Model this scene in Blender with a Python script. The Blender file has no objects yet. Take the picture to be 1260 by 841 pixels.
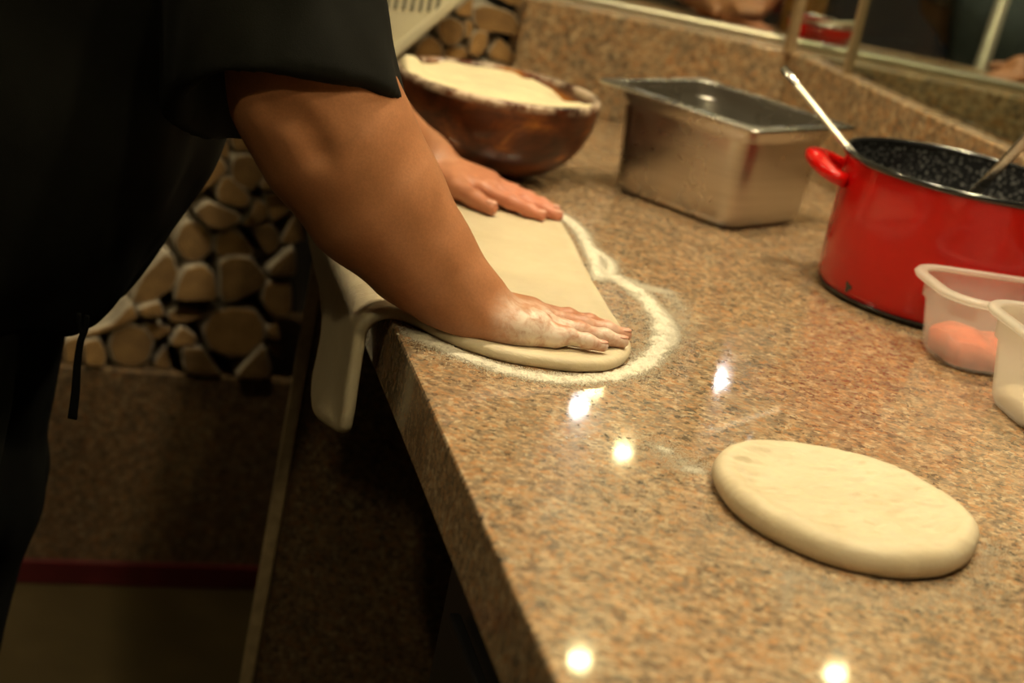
import bpy, bmesh, math, random
import numpy as np
from mathutils import Vector, Matrix

SC = bpy.context.scene
COL = SC.collection
rng = np.random.default_rng(7)
random.seed(7)

# ------------------------------------------------------------------ camera
FPX = 2500.0                                   # focal length in pixels of a 1260 wide frame
ROLL = math.radians(11.6)
PITCH = math.atan(750.0 / FPX)
CAM = np.array([0.0, 0.0, 1.487])
_F = np.array([0, math.cos(PITCH), -math.sin(PITCH)])
_R0 = np.array([1.0, 0, 0])
_U0 = np.array([0, math.sin(PITCH), math.cos(PITCH)])
_R = math.cos(ROLL) * _R0 + math.sin(ROLL) * _U0
_U = -math.sin(ROLL) * _R0 + math.cos(ROLL) * _U0
cd = bpy.data.cameras.new('camera')
cam = bpy.data.objects.new('camera', cd)
COL.objects.link(cam)
cam.matrix_world = Matrix(((_R[0], _U[0], -_F[0], CAM[0]), (_R[1], _U[1], -_F[1], CAM[1]),
                           (_R[2], _U[2], -_F[2], CAM[2]), (0, 0, 0, 1)))
cd.sensor_width = 36.0
cd.lens = FPX / 1260.0 * 36.0
cd.clip_start = 0.05
cd.dof.use_dof = True
cd.dof.focus_distance = 1.98
cd.dof.aperture_fstop = 4.2
SC.camera = cam


def ray(x, y):
    return _F + _R * (x - 630) / FPX - _U * (y - 420.5) / FPX


def onz(x, y, z=0.9):
    """point of the picture ray at height z"""
    d = ray(x, y)
    return CAM + d * (z - CAM[2]) / d[2]


def P(x, y, Y):
    """point of the picture ray at depth Y (metres in front of the camera along the floor)"""
    d = ray(x, y)
    return CAM + d * (Y / d[1])


# ------------------------------------------------------------------ world, exposure, lamps
w = bpy.data.worlds.new('world')
SC.world = w
w.use_nodes = True
w.node_tree.nodes['Background'].inputs[0].default_value = (1.0, 0.8, 0.55, 1)
w.node_tree.nodes['Background'].inputs[1].default_value = 0.02
SC.view_settings.view_transform = 'Standard'
SC.view_settings.look = 'None'
SC.view_settings.gamma = 1.0
SC.view_settings.use_curve_mapping = False
SC.view_settings.exposure = 0.0
SC.cycles.max_bounces = 10
SC.cycles.transparent_max_bounces = 12
SC.cycles.sample_clamp_indirect = 6.0

WARM = (1.0, 0.88, 0.68)
CEIL = 2.62
# lamps over the worktop, then added fill lamps (fittings are built further down)
KEY_FILL = [((0.55, 1.35, CEIL), 24, 84), ((0.60, 2.45, CEIL), 36, 84), ((0.04, 2.30, CEIL), 40, 100), ((0.25, 0.70, CEIL), 30, 84),
        ((-1.00, 2.35, CEIL), 14, 120), ((0.85, 3.75, CEIL), 22, 130), ((-0.9, 0.3, CEIL), 7, 130)]  # added fill lamps: left side, behind the glass, near the camera
for i, (loc, power, ang) in enumerate(KEY_FILL):
    ld = bpy.data.lights.new('lamp_light', 'SPOT')
    ld.energy = power
    ld.color = WARM
    ld.spot_size = math.radians(ang)
    ld.spot_blend = 0.9
    ld.shadow_soft_size = 0.09
    lo = bpy.data.objects.new('lamp_light', ld)
    lo.location = (loc[0], loc[1], loc[2] - 0.03)
    COL.objects.link(lo)


# ------------------------------------------------------------------ materials
def nt(name):
    m = bpy.data.materials.new(name)
    m.use_nodes = True
    t = m.node_tree
    return m, t, t.nodes['Principled BSDF']


def N(t, typ, **kw):
    n = t.nodes.new(typ)
    for k, v in kw.items():
        if isinstance(k, str) and k.startswith('i_'):
            n.inputs[k[2:]].default_value = v
        else:
            setattr(n, k, v)
    return n


def coords(t, scale=(1, 1, 1), rot=(0, 0, 0), kind='Object'):
    tc = N(t, 'ShaderNodeTexCoord')
    mp = N(t, 'ShaderNodeMapping')
    mp.inputs['Scale'].default_value = scale
    mp.inputs['Rotation'].default_value = rot
    t.links.new(tc.outputs[kind], mp.inputs[0])
    return mp.outputs[0]


def noise(t, vec, scale, detail=4, rough=0.55, dist=0.0):
    n = N(t, 'ShaderNodeTexNoise')
    n.inputs['Scale'].default_value = scale
    n.inputs['Detail'].default_value = detail
    n.inputs['Roughness'].default_value = rough
    n.inputs['Distortion'].default_value = dist
    t.links.new(vec, n.inputs['Vector'])
    return n.outputs['Fac']


def ramp(t, fac, stops, interp='LINEAR'):
    r = N(t, 'ShaderNodeValToRGB')
    r.color_ramp.interpolation = interp
    el = r.color_ramp.elements
    while len(el) < len(stops):
        el.new(0.5)
    for e, (p, c) in zip(el, stops):
        e.position = p
        e.color = c if len(c) == 4 else (*c, 1)
    t.links.new(fac, r.inputs[0])
    return r.outputs[0]


def mixc(t, fac, a, b, mode='MIX'):
    m = N(t, 'ShaderNodeMix', data_type='RGBA', blend_type=mode)
    for sock, v in ((m.inputs[0], fac), (m.inputs[6], a), (m.inputs[7], b)):
        if hasattr(v, 'links') or hasattr(v, 'is_linked'):
            t.links.new(v, sock)
        elif isinstance(v, (int, float)):
            sock.default_value = v
        else:
            sock.default_value = v if len(v) == 4 else (*v, 1)
    return m.outputs[2]


def bump(t, b, h, strength, dist=0.002):
    n = N(t, 'ShaderNodeBump')
    n.inputs['Strength'].default_value = strength
    n.inputs['Distance'].default_value = dist
    t.links.new(h, n.inputs['Height'])
    t.links.new(n.outputs[0], b.inputs['Normal'])


def plain(name, col, rough=0.5, metal=0.0, noise_amt=0.12, nscale=30, coat=0.0, bmp=0.0):
    m, t, b = nt(name)
    v = coords(t)
    f = noise(t, v, nscale)
    lo = tuple(c * (1 - noise_amt) for c in col)
    hi = tuple(min(1, c * (1 + noise_amt)) for c in col)
    t.links.new(ramp(t, f, [(0.3, lo), (0.7, hi)]), b.inputs['Base Color'])
    b.inputs['Roughness'].default_value = rough
    b.inputs['Metallic'].default_value = metal
    b.inputs['Coat Weight'].default_value = coat
    if bmp:
        bump(t, b, f, bmp)
    return m


def granite(name, tint=(1, 1, 1), rough=0.2, scale=1.0, coat=0.6):
    m, t, b = nt(name)
    v = coords(t)
    wob = N(t, 'ShaderNodeTexNoise')
    wob.inputs['Scale'].default_value = 160 * scale
    wob.inputs['Detail'].default_value = 2
    t.links.new(v, wob.inputs['Vector'])
    add = N(t, 'ShaderNodeMixRGB', blend_type='LINEAR_LIGHT')
    add.inputs[0].default_value = 0.006 / scale
    t.links.new(v, add.inputs[1])
    t.links.new(wob.outputs['Color'], add.inputs[2])
    vo = N(t, 'ShaderNodeTexVoronoi', feature='F1')
    vo.inputs['Scale'].default_value = 215 * scale
    t.links.new(add.outputs[0], vo.inputs['Vector'])
    sp = N(t, 'ShaderNodeSeparateColor')
    t.links.new(vo.outputs['Color'], sp.inputs[0])
    T = lambda r, g, b_: (r * tint[0], g * tint[1], b_ * tint[2])
    c = ramp(t, sp.outputs[0], [(0.0, T(.050, .042, .034)), (0.10, T(.14, .115, .088)), (0.24, T(.25, .185, .12)),
                                (0.44, T(.36, .225, .12)), (0.58, T(.44, .30, .175)), (0.74, T(.40, .19, .075)),
                                (0.88, T(.54, .42, .27))], 'CONSTANT')
    big = noise(t, v, 34 * scale, 5, 0.7)
    c2 = ramp(t, big, [(0.30, T(.17, .135, .10)), (0.44, T(.32, .215, .125)), (0.56, T(.43, .25, .125)), (0.72, T(.46, .34, .22))])
    c = mixc(t, 0.38, c, c2)
    mid = noise(t, v, 95 * scale, 4, 0.7)
    c = mixc(t, 0.55, c, ramp(t, mid, [(0.36, (.20, .20, .20)), (0.5, (.5, .5, .5)), (0.66, (.72, .72, .72))]), 'OVERLAY')
    fine = noise(t, v, 420 * scale, 3, 0.6)
    c = mixc(t, 0.35, c, ramp(t, fine, [(0.3, (.3, .3, .3)), (0.7, (.72, .72, .72))]), 'OVERLAY')
    t.links.new(c, b.inputs['Base Color'])
    rg = ramp(t, noise(t, v, 7, 4, .6), [(0.35, (rough * .8,) * 3), (0.7, (rough * 1.6,) * 3)])
    t.links.new(rg, b.inputs['Roughness'])
    b.inputs['Coat Weight'].default_value = coat
    b.inputs['Coat Roughness'].default_value = 0.045
    b.inputs['Specular IOR Level'].default_value = 0.35
    bump(t, b, fine, 0.05, 0.0006)
    return m


M = {}
M['granite'] = granite('granite_top')
M['granite_wall'] = granite('granite_wall', (0.92, 0.92, 0.88), 0.3, 0.8, 0.2)
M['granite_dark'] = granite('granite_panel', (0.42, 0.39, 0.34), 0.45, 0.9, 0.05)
M['lit_edge'] = plain('lit_stone_edge', (.42, .31, .175), .4, 0, .2, 60)  # panel end face, overhead light put into the colour
M['paint'] = plain('room_paint', (.20, .155, .10), .8, 0, .08, 4)
M['dark_paint'] = plain('dark_paint', (.035, .028, .02), .8, 0, .1, 4)
M['red_tile'] = plain('red_glazed_trim', (.085, .009, .010), .35, 0, .3, 14)
M['wood_dark'] = plain('niche_boards', (.03, .022, .014), .8, 0, .3, 10)


def floor_mat():
    m, t, b = nt('floor_tile')
    v = coords(t)
    f = noise(t, v, 5, 6, .6)
    c = ramp(t, f, [(0.3, (.028, .019, .005)), (0.55, (.048, .032, .010)), (0.75, (.075, .052, .02))])
    br = N(t, 'ShaderNodeTexBrick')
    br.inputs['Scale'].default_value = 1.0
    br.inputs['Mortar Size'].default_value = 0.006
    br.inputs['Brick Width'].default_value = 0.9
    br.inputs['Row Height'].default_value = 0.9
    br.offset = 0.0
    br.inputs['Color1'].default_value = (1, 1, 1, 1)
    br.inputs['Color2'].default_value = (.9, .9, .9, 1)
    br.inputs['Mortar'].default_value = (.6, .55, .5, 1)
    t.links.new(v, br.inputs['Vector'])
    t.links.new(mixc(t, 1.0, c, br.outputs['Color'], 'MULTIPLY'), b.inputs['Base Color'])
    b.inputs['Roughness'].default_value = .45
    return m


M['floor'] = floor_mat()


def glass_mat():
    """plain window glass: mostly straight-through, a Fresnel share mirrored"""
    m, t, b = nt('window_glass')
    t.nodes.remove(b)
    out = t.nodes['Material Output']
    tr = N(t, 'ShaderNodeBsdfTransparent')
    tr.inputs[0].default_value = (.90, .93, .90, 1)
    gl = N(t, 'ShaderNodeBsdfGlossy')
    gl.inputs['Roughness'].default_value = 0.02
    lw = N(t, 'ShaderNodeLayerWeight')
    lw.inputs['Blend'].default_value = .5
    fr = N(t, 'ShaderNodeMapRange')
    rr_ = ramp(t, lw.outputs['Facing'], [(0.0, (.04,) * 3), (0.55, (.06,) * 3), (0.75, (.15,) * 3), (0.9, (.45,) * 3), (1.0, (1, 1, 1))])
    t.links.new(rr_, fr.inputs[0])
    mx = N(t, 'ShaderNodeMixShader')
    t.links.new(fr.outputs[0], mx.inputs[0])
    t.links.new(tr.outputs[0], mx.inputs[1])
    t.links.new(gl.outputs[0], mx.inputs[2])
    t.links.new(mx.outputs[0], out.inputs[0])
    return m


M['glass'] = glass_mat()
M['alu'] = plain('brushed_aluminium', (.62, .60, .50), .3, 1.0, .06, 60)
M['bronze'] = plain('bronze_post', (.36, .25, .14), .4, .3, .1, 40)


def skin_mat():
    m, t, b = nt('skin')
    v = coords(t)
    f = noise(t, v, 22, 5, .6)
    c = ramp(t, f, [(0.25, (.33, .135, .058)), (0.5, (.41, .170, .076)), (0.75, (.47, .205, .098))])
    f2 = noise(t, v, 400, 2, .6)
    c = mixc(t, 0.18, c, ramp(t, f2, [(0.35, (.30, .30, .30)), (0.65, (.7, .7, .7))]), 'OVERLAY')
    # fingers and the heels of the hands are pinker than the forearms: masks around each hand, in body space
    tc = N(t, 'ShaderNodeTexCoord')

    def blob(center, r0, r1):
        d = N(t, 'ShaderNodeVectorMath', operation='DISTANCE')
        t.links.new(tc.outputs['Object'], d.inputs[0])
        d.inputs[1].default_value = center
        mr = N(t, 'ShaderNodeMapRange')
        mr.inputs['From Min'].default_value = r0
        mr.inputs['From Max'].default_value = r1
        mr.inputs['To Min'].default_value = 1
        mr.inputs['To Max'].default_value = 0
        t.links.new(d.outputs['Value'], mr.inputs[0])
        return mr.outputs[0]

    def mul(a, bb):
        x = N(t, 'ShaderNodeMath', operation='MULTIPLY')
        for s, vv in ((x.inputs[0], a), (x.inputs[1], bb)):
            if isinstance(vv, (int, float)):
                s.default_value = vv
            else:
                t.links.new(vv, s)
        return x.outputs[0]

    bp = np.array(BODY_ORIGIN)
    lt = np.array([.005, 2.47, .92]) - bp
    rt = np.array([.115, 1.95, .92]) - bp
    c = mixc(t, mul(blob(tuple(lt), 0.02, 0.16), .75), c, (.60, .21, .135))
    c = mixc(t, mul(blob(tuple(rt), 0.01, 0.12), .65), c, (.62, .27, .19))
    # white flour stuck to the right hand and a little on the knuckles
    ff = noise(t, v, 75, 6, .65, .6)
    fb = noise(t, v, 28, 4, .6, .3)
    fl = mul(ramp(t, ff, [(0.30, (0, 0, 0)), (0.58, (1, 1, 1))]), ramp(t, fb, [(0.30, (0, 0, 0)), (0.46, (1, 1, 1))]))
    a1 = blob(tuple(np.array([.047, 1.903, .935]) - bp), .035, .078)
    a2 = blob(tuple(np.array([.105, 1.945, .93]) - bp), .02, .055)
    mx = N(t, 'ShaderNodeMath', operation='MAXIMUM')
    t.links.new(a1, mx.inputs[0])
    t.links.new(a2, mx.inputs[1])
    c = mixc(t, mul(mul(fl, mx.outputs[0]), .8), c, (.80, .70, .60))
    t.links.new(c, b.inputs['Base Color'])
    b.inputs['Roughness'].default_value = .48
    b.inputs['Subsurface Weight'].default_value = .06
    b.inputs['Subsurface Radius'].default_value = (.012, .004, .002)
    bump(t, b, f2, .12, .0006)
    return m


BODY_ORIGIN = (-0.57, 2.15, 0.0)
M['skin'] = skin_mat()
M['nail'] = plain('fingernail', (.66, .34, .25), .3, 0, .05, 50)


def cloth(name, col, amt=.25, wave=900):
    m, t, b = nt(name)
    v = coords(t)
    f = noise(t, v, wave, 2, .5)
    f2 = noise(t, v, 12, 4, .6)
    c = ramp(t, f2, [(0.3, tuple(x * (1 - amt) for x in col)), (0.7, tuple(x * (1 + amt) for x in col))])
    t.links.new(c, b.inputs['Base Color'])
    b.inputs['Roughness'].default_value = .9
    b.inputs['Specular IOR Level'].default_value = .15
    bump(t, b, f, .25, .001)
    return m


M['shirt'] = cloth('black_cotton', (.0072, .0072, .0058))
M['trousers'] = cloth('black_twill', (.009, .009, .008))
M['tie'] = cloth('black_tape', (.004, .004, .004))
M['hair'] = cloth('dark_hair', (.012, .009, .006))
M['shoe'] = plain('black_leather', (.012, .011, .01), .4)


def dough_mat():
    m, t, b = nt('dough')
    v = coords(t)
    f = noise(t, v, 14, 5, .6)
    c = ramp(t, f, [(0.3, (.545, .445, .29)), (0.7, (.62, .52, .36))])
    # dry dusting of flour in small dashes
    v2 = coords(t, (60, 160, 90), (0, 0, .5))
    d = noise(t, v2, 1.0, 4, .65)
    c = mixc(t, ramp(t, d, [(0.55, (0, 0, 0)), (0.75, (.5, .5, .5))]), c, (.66, .58, .43))
    t.links.new(c, b.inputs['Base Color'])
    b.inputs['Roughness'].default_value = .55
    b.inputs['Subsurface Weight'].default_value = .12
    b.inputs['Subsurface Radius'].default_value = (.010, .007, .003)
    n3 = noise(t, v2, 1.0, 5, .7)
    bump(t, b, n3, .4, .003)
    return m


M['dough'] = dough_mat()
M['flour'] = plain('white_flour', (.66, .60, .485), .95, 0, .06, 200)
M['bowl_flour'] = plain('bowl_flour', (.66, .56, .36), .95, 0, .10, 18, 0, .2)


def bowl_mat():
    m, t, b = nt('varnished_wood')
    v = coords(t, (1, 1, 1.6))
    f = noise(t, v, 7, 4, .6, 1.6)
    c = ramp(t, f, [(0.36, (.035, .009, .003)), (0.48, (.080, .020, .005)), (0.57, (.15, .042, .008)), (0.66, (.34, .13, .02))])
    v2 = coords(t, (10, 10, 120))
    g = noise(t, v2, 1.0, 4, .6, .5)
    c = mixc(t, .5, c, ramp(t, g, [(0.3, (.25, .25, .25)), (0.7, (.75, .75, .75))]), 'OVERLAY')
    # flour dusted over the lip
    tc = N(t, 'ShaderNodeTexCoord')
    s = N(t, 'ShaderNodeSeparateXYZ')
    t.links.new(tc.outputs['Object'], s.inputs[0])
    mr = N(t, 'ShaderNodeMapRange')
    mr.inputs['From Min'].default_value = .108
    mr.inputs['From Max'].default_value = .119
    t.links.new(s.outputs[2], mr.inputs[0])
    nn = noise(t, coords(t), 30, 5, .7)
    mu = N(t, 'ShaderNodeMath', operation='MULTIPLY')
    t.links.new(mr.outputs[0], mu.inputs[0])
    t.links.new(ramp(t, nn, [(0.42, (0, 0, 0)), (0.60, (1, 1, 1))]), mu.inputs[1])
    c = mixc(t, mu.outputs[0], c, (.58, .45, .33))
    t.links.new(c, b.inputs['Base Color'])
    b.inputs['Roughness'].default_value = .34
    b.inputs['Specular IOR Level'].default_value = .3
    b.inputs['Coat Weight'].default_value = .18
    b.inputs['Coat Roughness'].default_value = .12
    return m


M['bowl'] = bowl_mat()


def steel_mat(name, rough=.28):
    m, t, b = nt(name)
    v = coords(t, (3, 3, 90))
    f = noise(t, v, 1.0, 4, .6)
    t.links.new(ramp(t, f, [(0.3, (.50, .47, .42)), (0.7, (.62, .59, .54))]), b.inputs['Base Color'])
    b.inputs['Metallic'].default_value = 1
    sm = noise(t, coords(t), 9, 4, .6)
    t.links.new(ramp(t, sm, [(0.3, (rough * .75,) * 3), (0.7, (rough * 1.4,) * 3)]), b.inputs['Roughness'])
    return m


M['steel'] = steel_mat('stainless_steel')
M['steel_shiny'] = steel_mat('polished_steel', .26)
M['steel_dark'] = plain('dark_steel', (.06, .06, .065), .45, .7, .1, 20)


def red_enamel():
    m, t, b = nt('red_enamel')
    v = coords(t)
    f = noise(t, v, 10, 4, .6)
    t.links.new(ramp(t, f, [(0.3, (.46, .003, .002)), (0.7, (.54, .004, .003))]), b.inputs['Base Color'])
    b.inputs['Roughness'].default_value = .2
    b.inputs['Specular IOR Level'].default_value = .35
    b.inputs['Coat Weight'].default_value = .25
    b.inputs['Coat Roughness'].default_value = .04
    return m


def speckled_enamel():
    m, t, b = nt('speckled_enamel')
    v = coords(t)
    vo = N(t, 'ShaderNodeTexVoronoi', feature='F1')
    vo.inputs['Scale'].default_value = 190
    t.links.new(v, vo.inputs['Vector'])
    f = noise(t, v, 90, 5, .7)
    mu = N(t, 'ShaderNodeMath', operation='ADD')
    t.links.new(vo.outputs['Distance'], mu.inputs[0])
    t.links.new(f, mu.inputs[1])
    t.links.new(ramp(t, mu.outputs[0], [(0.55, (.22, .22, .22)), (0.75, (.085, .085, .09)), (1.0, (.014, .014, .016))]), b.inputs['Base Color'])
    b.inputs['Roughness'].default_value = .25
    return m


M['red'] = red_enamel()
M['speckle'] = speckled_enamel()
M['black_enamel'] = plain('black_enamel', (.012, .012, .012), .2, 0, .2, 30, .5)


def plastic_mat(name, clear):
    m, t, b = nt(name)
    out = t.nodes['Material Output']
    b.inputs['Base Color'].default_value = (.88, .84, .78, 1)
    b.inputs['Roughness'].default_value = .22
    b.inputs['Coat Weight'].default_value = .3
    tl = N(t, 'ShaderNodeBsdfTranslucent')
    tl.inputs[0].default_value = (.88, .84, .78, 1)
    tr = N(t, 'ShaderNodeBsdfTransparent')
    tr.inputs[0].default_value = (.95, .93, .90, 1)
    m1 = N(t, 'ShaderNodeMixShader')
    m1.inputs[0].default_value = .5
    m2 = N(t, 'ShaderNodeMixShader')
    m2.inputs[0].default_value = clear
    t.links.new(b.outputs[0], m1.inputs[1])
    t.links.new(tl.outputs[0], m1.inputs[2])
    t.links.new(m1.outputs[0], m2.inputs[1])
    t.links.new(tr.outputs[0], m2.inputs[2])
    t.links.new(m2.outputs[0], out.inputs[0])
    return m


M['plastic'] = plastic_mat('translucent_plastic', .76)
M['plastic_rim'] = plastic_mat('plastic_rim', .42)
M['plastic_cloudy'] = plastic_mat('cloudy_plastic', .5)
M['pink_food'] = plain('pink_filling', (.70, .15, .075), .35, 0, .25, 40, .3, .3)
M['pale_food'] = plain('pale_filling', (.82, .70, .50), .5, 0, .15, 40, 0, .3)


def log_mats():
    m, t, b = nt('log_end_grain')
    v = coords(t)
    r = N(t, 'ShaderNodeTexWave', wave_type='RINGS', rings_direction='SPHERICAL')
    r.inputs['Scale'].default_value = 60
    r.inputs['Distortion'].default_value = 3
    r.inputs['Detail'].default_value = 3
    t.links.new(v, r.inputs['Vector'])
    f = noise(t, v, 26, 5, .6)
    c = ramp(t, f, [(0.3, (.26, .14, .05)), (0.7, (.50, .285, .10))])
    c = mixc(t, .35, c, ramp(t, r.outputs['Fac'], [(0.2, (.2, .2, .2)), (0.8, (.72, .72, .72))]), 'OVERLAY')
    oi = N(t, 'ShaderNodeObjectInfo')
    hs = N(t, 'ShaderNodeHueSaturation')
    t.links.new(c, hs.inputs['Color'])
    t.links.new(ramp(t, oi.outputs['Random'], [(0, (.55, .55, .55)), (1, (1, 1, 1))]), hs.inputs['Value'])
    t.links.new(hs.outputs[0], b.inputs['Base Color'])
    b.inputs['Roughness'].default_value = .85
    bump(t, b, f, .4, .003)
    bark = plain('log_bark', (.40, .34, .26), .9, 0, .45, 40, 0, .6)
    return m, bark


M['end_grain'], M['bark'] = log_mats()
M['white_metal'] = plain('white_enamelled_metal', (.62, .56, .40), .4, 0, .05, 12)
M['slot'] = plain('dark_slot', (.16, .15, .11), .7)
M['blue_shirt'] = cloth('grey_blue_cotton', (.10, .125, .14))
M['teal_shirt'] = cloth('dark_teal_cotton', (.02, .035, .035))
M['navy'] = plain('navy_panel', (.012, .018, .035), .5, 0, .2, 8)
M['bottle'] = plain('amber_bottle', (.32, .17, .05), .2, 0, .3, 20)
M['lamp_rim'] = plain('lamp_rim', (.6, .57, .5), .35, .5)


def lamp_emit(name, col, s):
    m, t, b = nt(name)
    b.inputs['Base Color'].default_value = (.8, .8, .8, 1)
    b.inputs['Emission Color'].default_value = (*col, 1)
    b.inputs['Emission Strength'].default_value = s
    return m


M['lamp_warm'] = lamp_emit('lamp_lens_warm', (1, .82, .42), 260)
M['lamp_cool'] = lamp_emit('lamp_lens_cool', (.92, .97, 1), 260)


# ------------------------------------------------------------------ geometry helpers
def thing(name, label, cat, loc, group=None):
    o = bpy.data.objects.new(name, None)
    o.empty_display_size = .05
    COL.objects.link(o)
    o.location = loc
    tag(o, label, cat, group)
    return o


def tag(o, label=None, cat=None, group=None, kind=None):
    if label:
        o['label'] = label
    if cat:
        o['category'] = cat
    if group:
        o['group'] = group
    if kind:
        o['kind'] = kind
    return o


def root_loc(o):
    l = Vector((0, 0, 0))
    while o is not None:
        l += Vector(o.location)
        o = o.parent
    return np.array(l)


def mobj(name, vf, mat, parent=None, origin=None, smooth=True, sharp=None):
    """one mesh object from world-space verts and faces; its origin sits at `origin` (or at its parent's)"""
    v, f = vf
    v = np.asarray(v, dtype=float)
    if origin is None:
        origin = root_loc(parent) if parent is not None else np.array([v[:, 0].mean(), v[:, 1].mean(), v[:, 2].min()])
    origin = np.asarray(origin, float)
    me = bpy.data.meshes.new(name)
    me.from_pydata((v - origin).tolist(), [], [tuple(int(i) for i in q) for q in f])
    me.materials.append(mat)
    me.update()
    if smooth:
        me.polygons.foreach_set('use_smooth', [True] * len(me.polygons))
        if sharp:
            me.set_sharp_from_angle(angle=math.radians(sharp))
    o = bpy.data.objects.new(name, me)
    COL.objects.link(o)
    if parent is not None:
        o.parent = parent
        o.location = origin - root_loc(parent)
    else:
        o.location = origin
    return o


def struct(name, vf, mat, smooth=False):
    o = mobj(name, vf, mat, smooth=smooth)
    o['kind'] = 'structure'
    return o


def from_bm(bm):
    bm.verts.index_update()
    v = [tuple(x.co) for x in bm.verts]
    f = [[x.index for x in p.verts] for p in bm.faces]
    bm.free()
    return np.array(v), f


def join(*parts):
    V, Fc, n = [], [], 0
    for v, f in parts:
        V.append(np.asarray(v))
        Fc += [[i + n for i in q] for q in f]
        n += len(v)
    return np.vstack(V), Fc


def prism(poly, z0, z1, bev=0.0, seg=2):
    bm = bmesh.new()
    vs = [bm.verts.new((p[0], p[1], z0)) for p in poly]
    f = bm.faces.new(vs)
    r = bmesh.ops.extrude_face_region(bm, geom=[f])
    for g in r['geom']:
        if isinstance(g, bmesh.types.BMVert):
            g.co.z = z1
    bmesh.ops.recalc_face_normals(bm, faces=bm.faces)
    if bev:
        bmesh.ops.bevel(bm, geom=list(bm.edges), offset=bev, segments=seg, affect='EDGES', profile=.5)
    return from_bm(bm)


def box(c, d, yaw=0.0, bev=0.0, seg=2):
    """box of size d centred on c, turned by yaw about z"""
    bm = bmesh.new()
    bmesh.ops.create_cube(bm, size=1)
    for vv in bm.verts:
        vv.co = Vector((vv.co.x * d[0], vv.co.y * d[1], vv.co.z * d[2]))
    if bev:
        bmesh.ops.bevel(bm, geom=list(bm.edges), offset=bev, segments=seg, affect='EDGES', profile=.5)
    bmesh.ops.rotate(bm, verts=bm.verts, cent=(0, 0, 0), matrix=Matrix.Rotation(yaw, 3, 'Z'))
    bmesh.ops.translate(bm, verts=bm.verts, vec=Vector(c))
    return from_bm(bm)


def lathe(prof, c, seg=64, closed=False):
    prof = np.asarray(prof, float)
    n = len(prof)
    a = np.linspace(0, 2 * np.pi, seg, endpoint=False)
    V = np.array([[c[0] + r * math.cos(t), c[1] + r * math.sin(t), c[2] + z] for t in a for r, z in prof])
    Fc = []
    last = n if closed else n - 1
    for i in range(seg):
        j = (i + 1) % seg
        for k in range(last):
            k2 = (k + 1) % n
            Fc.append((i * n + k, j * n + k, j * n + k2, i * n + k2))
    return V, Fc


def loft(loops, cap0=True, cap1=True, closed=False):
    n = len(loops[0])
    V = np.vstack(loops)
    Fc = []
    m = len(loops)
    for i in range(m if closed else m - 1):
        i2 = (i + 1) % m
        for k in range(n):
            k2 = (k + 1) % n
            Fc.append((i * n + k, i * n + k2, i2 * n + k2, i2 * n + k))
    if not closed:
        if cap0:
            Fc.append(tuple(reversed(range(n))))
        if cap1:
            Fc.append(tuple(range((m - 1) * n, m * n)))
    return V, Fc


def catmull(pts, k=8):
    p = np.asarray(pts, float)
    p = np.vstack([2 * p[0] - p[1], p, 2 * p[-1] - p[-2]])
    out = []
    for i in range(1, len(p) - 2):
        for t in np.linspace(0, 1, k, endpoint=False):
            a, b, c, d = p[i - 1], p[i], p[i + 1], p[i + 2]
            out.append(.5 * (2 * b + (c - a) * t + (2 * a - 5 * b + 4 * c - d) * t * t + (3 * b - a - 3 * c + d) * t ** 3))
    out.append(p[-2])
    return np.array(out)


def tube(pts, rad, seg=12, flat=None, up=(0, 0, 1)):
    """sweep along pts; flat=(half width, half thickness) gives a flat strap"""
    pts = np.asarray(pts, float)
    n = len(pts)
    rad = np.broadcast_to(np.asarray(rad, float), (n,))
    tg = np.gradient(pts, axis=0)
    tg /= np.linalg.norm(tg, axis=1)[:, None]
    loops = []
    u = np.asarray(up, float)
    for i in range(n):
        s = np.cross(tg[i], u)
        if np.linalg.norm(s) < 1e-4:
            s = np.cross(tg[i], (1, 0, 0.1))
        s /= np.linalg.norm(s)
        nn = np.cross(s, tg[i])
        a = np.linspace(0, 2 * np.pi, seg, endpoint=False)
        fx, fy = flat if flat else (1, 1)
        if flat:
            loops.append(pts[i] + rad[i] * (np.outer(np.sign(np.cos(a)) * np.abs(np.cos(a)) ** .6, s) * fx
                                            + np.outer(np.sign(np.sin(a)) * np.abs(np.sin(a)) ** .6, nn) * fy))
        else:
            loops.append(pts[i] + rad[i] * (np.outer(np.cos(a), s) + np.outer(np.sin(a), nn)))
    return loft(loops)


def rrect(c, hx, hy, r, yaw, z, k=6):
    """rounded rectangle loop"""
    pts = []
    for sx, sy, a0 in ((1, 1, 0), (-1, 1, 90), (-1, -1, 180), (1, -1, 270)):
        for a in np.linspace(a0, a0 + 90, k):
            pts.append((sx * (hx - r) + r * math.cos(math.radians(a)), sy * (hy - r) + r * math.sin(math.radians(a))))
    p = np.array(pts)
    ca, sa = math.cos(yaw), math.sin(yaw)
    return np.column_stack([c[0] + p[:, 0] * ca - p[:, 1] * sa, c[1] + p[:, 0] * sa + p[:, 1] * ca, np.full(len(p), z)])


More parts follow.
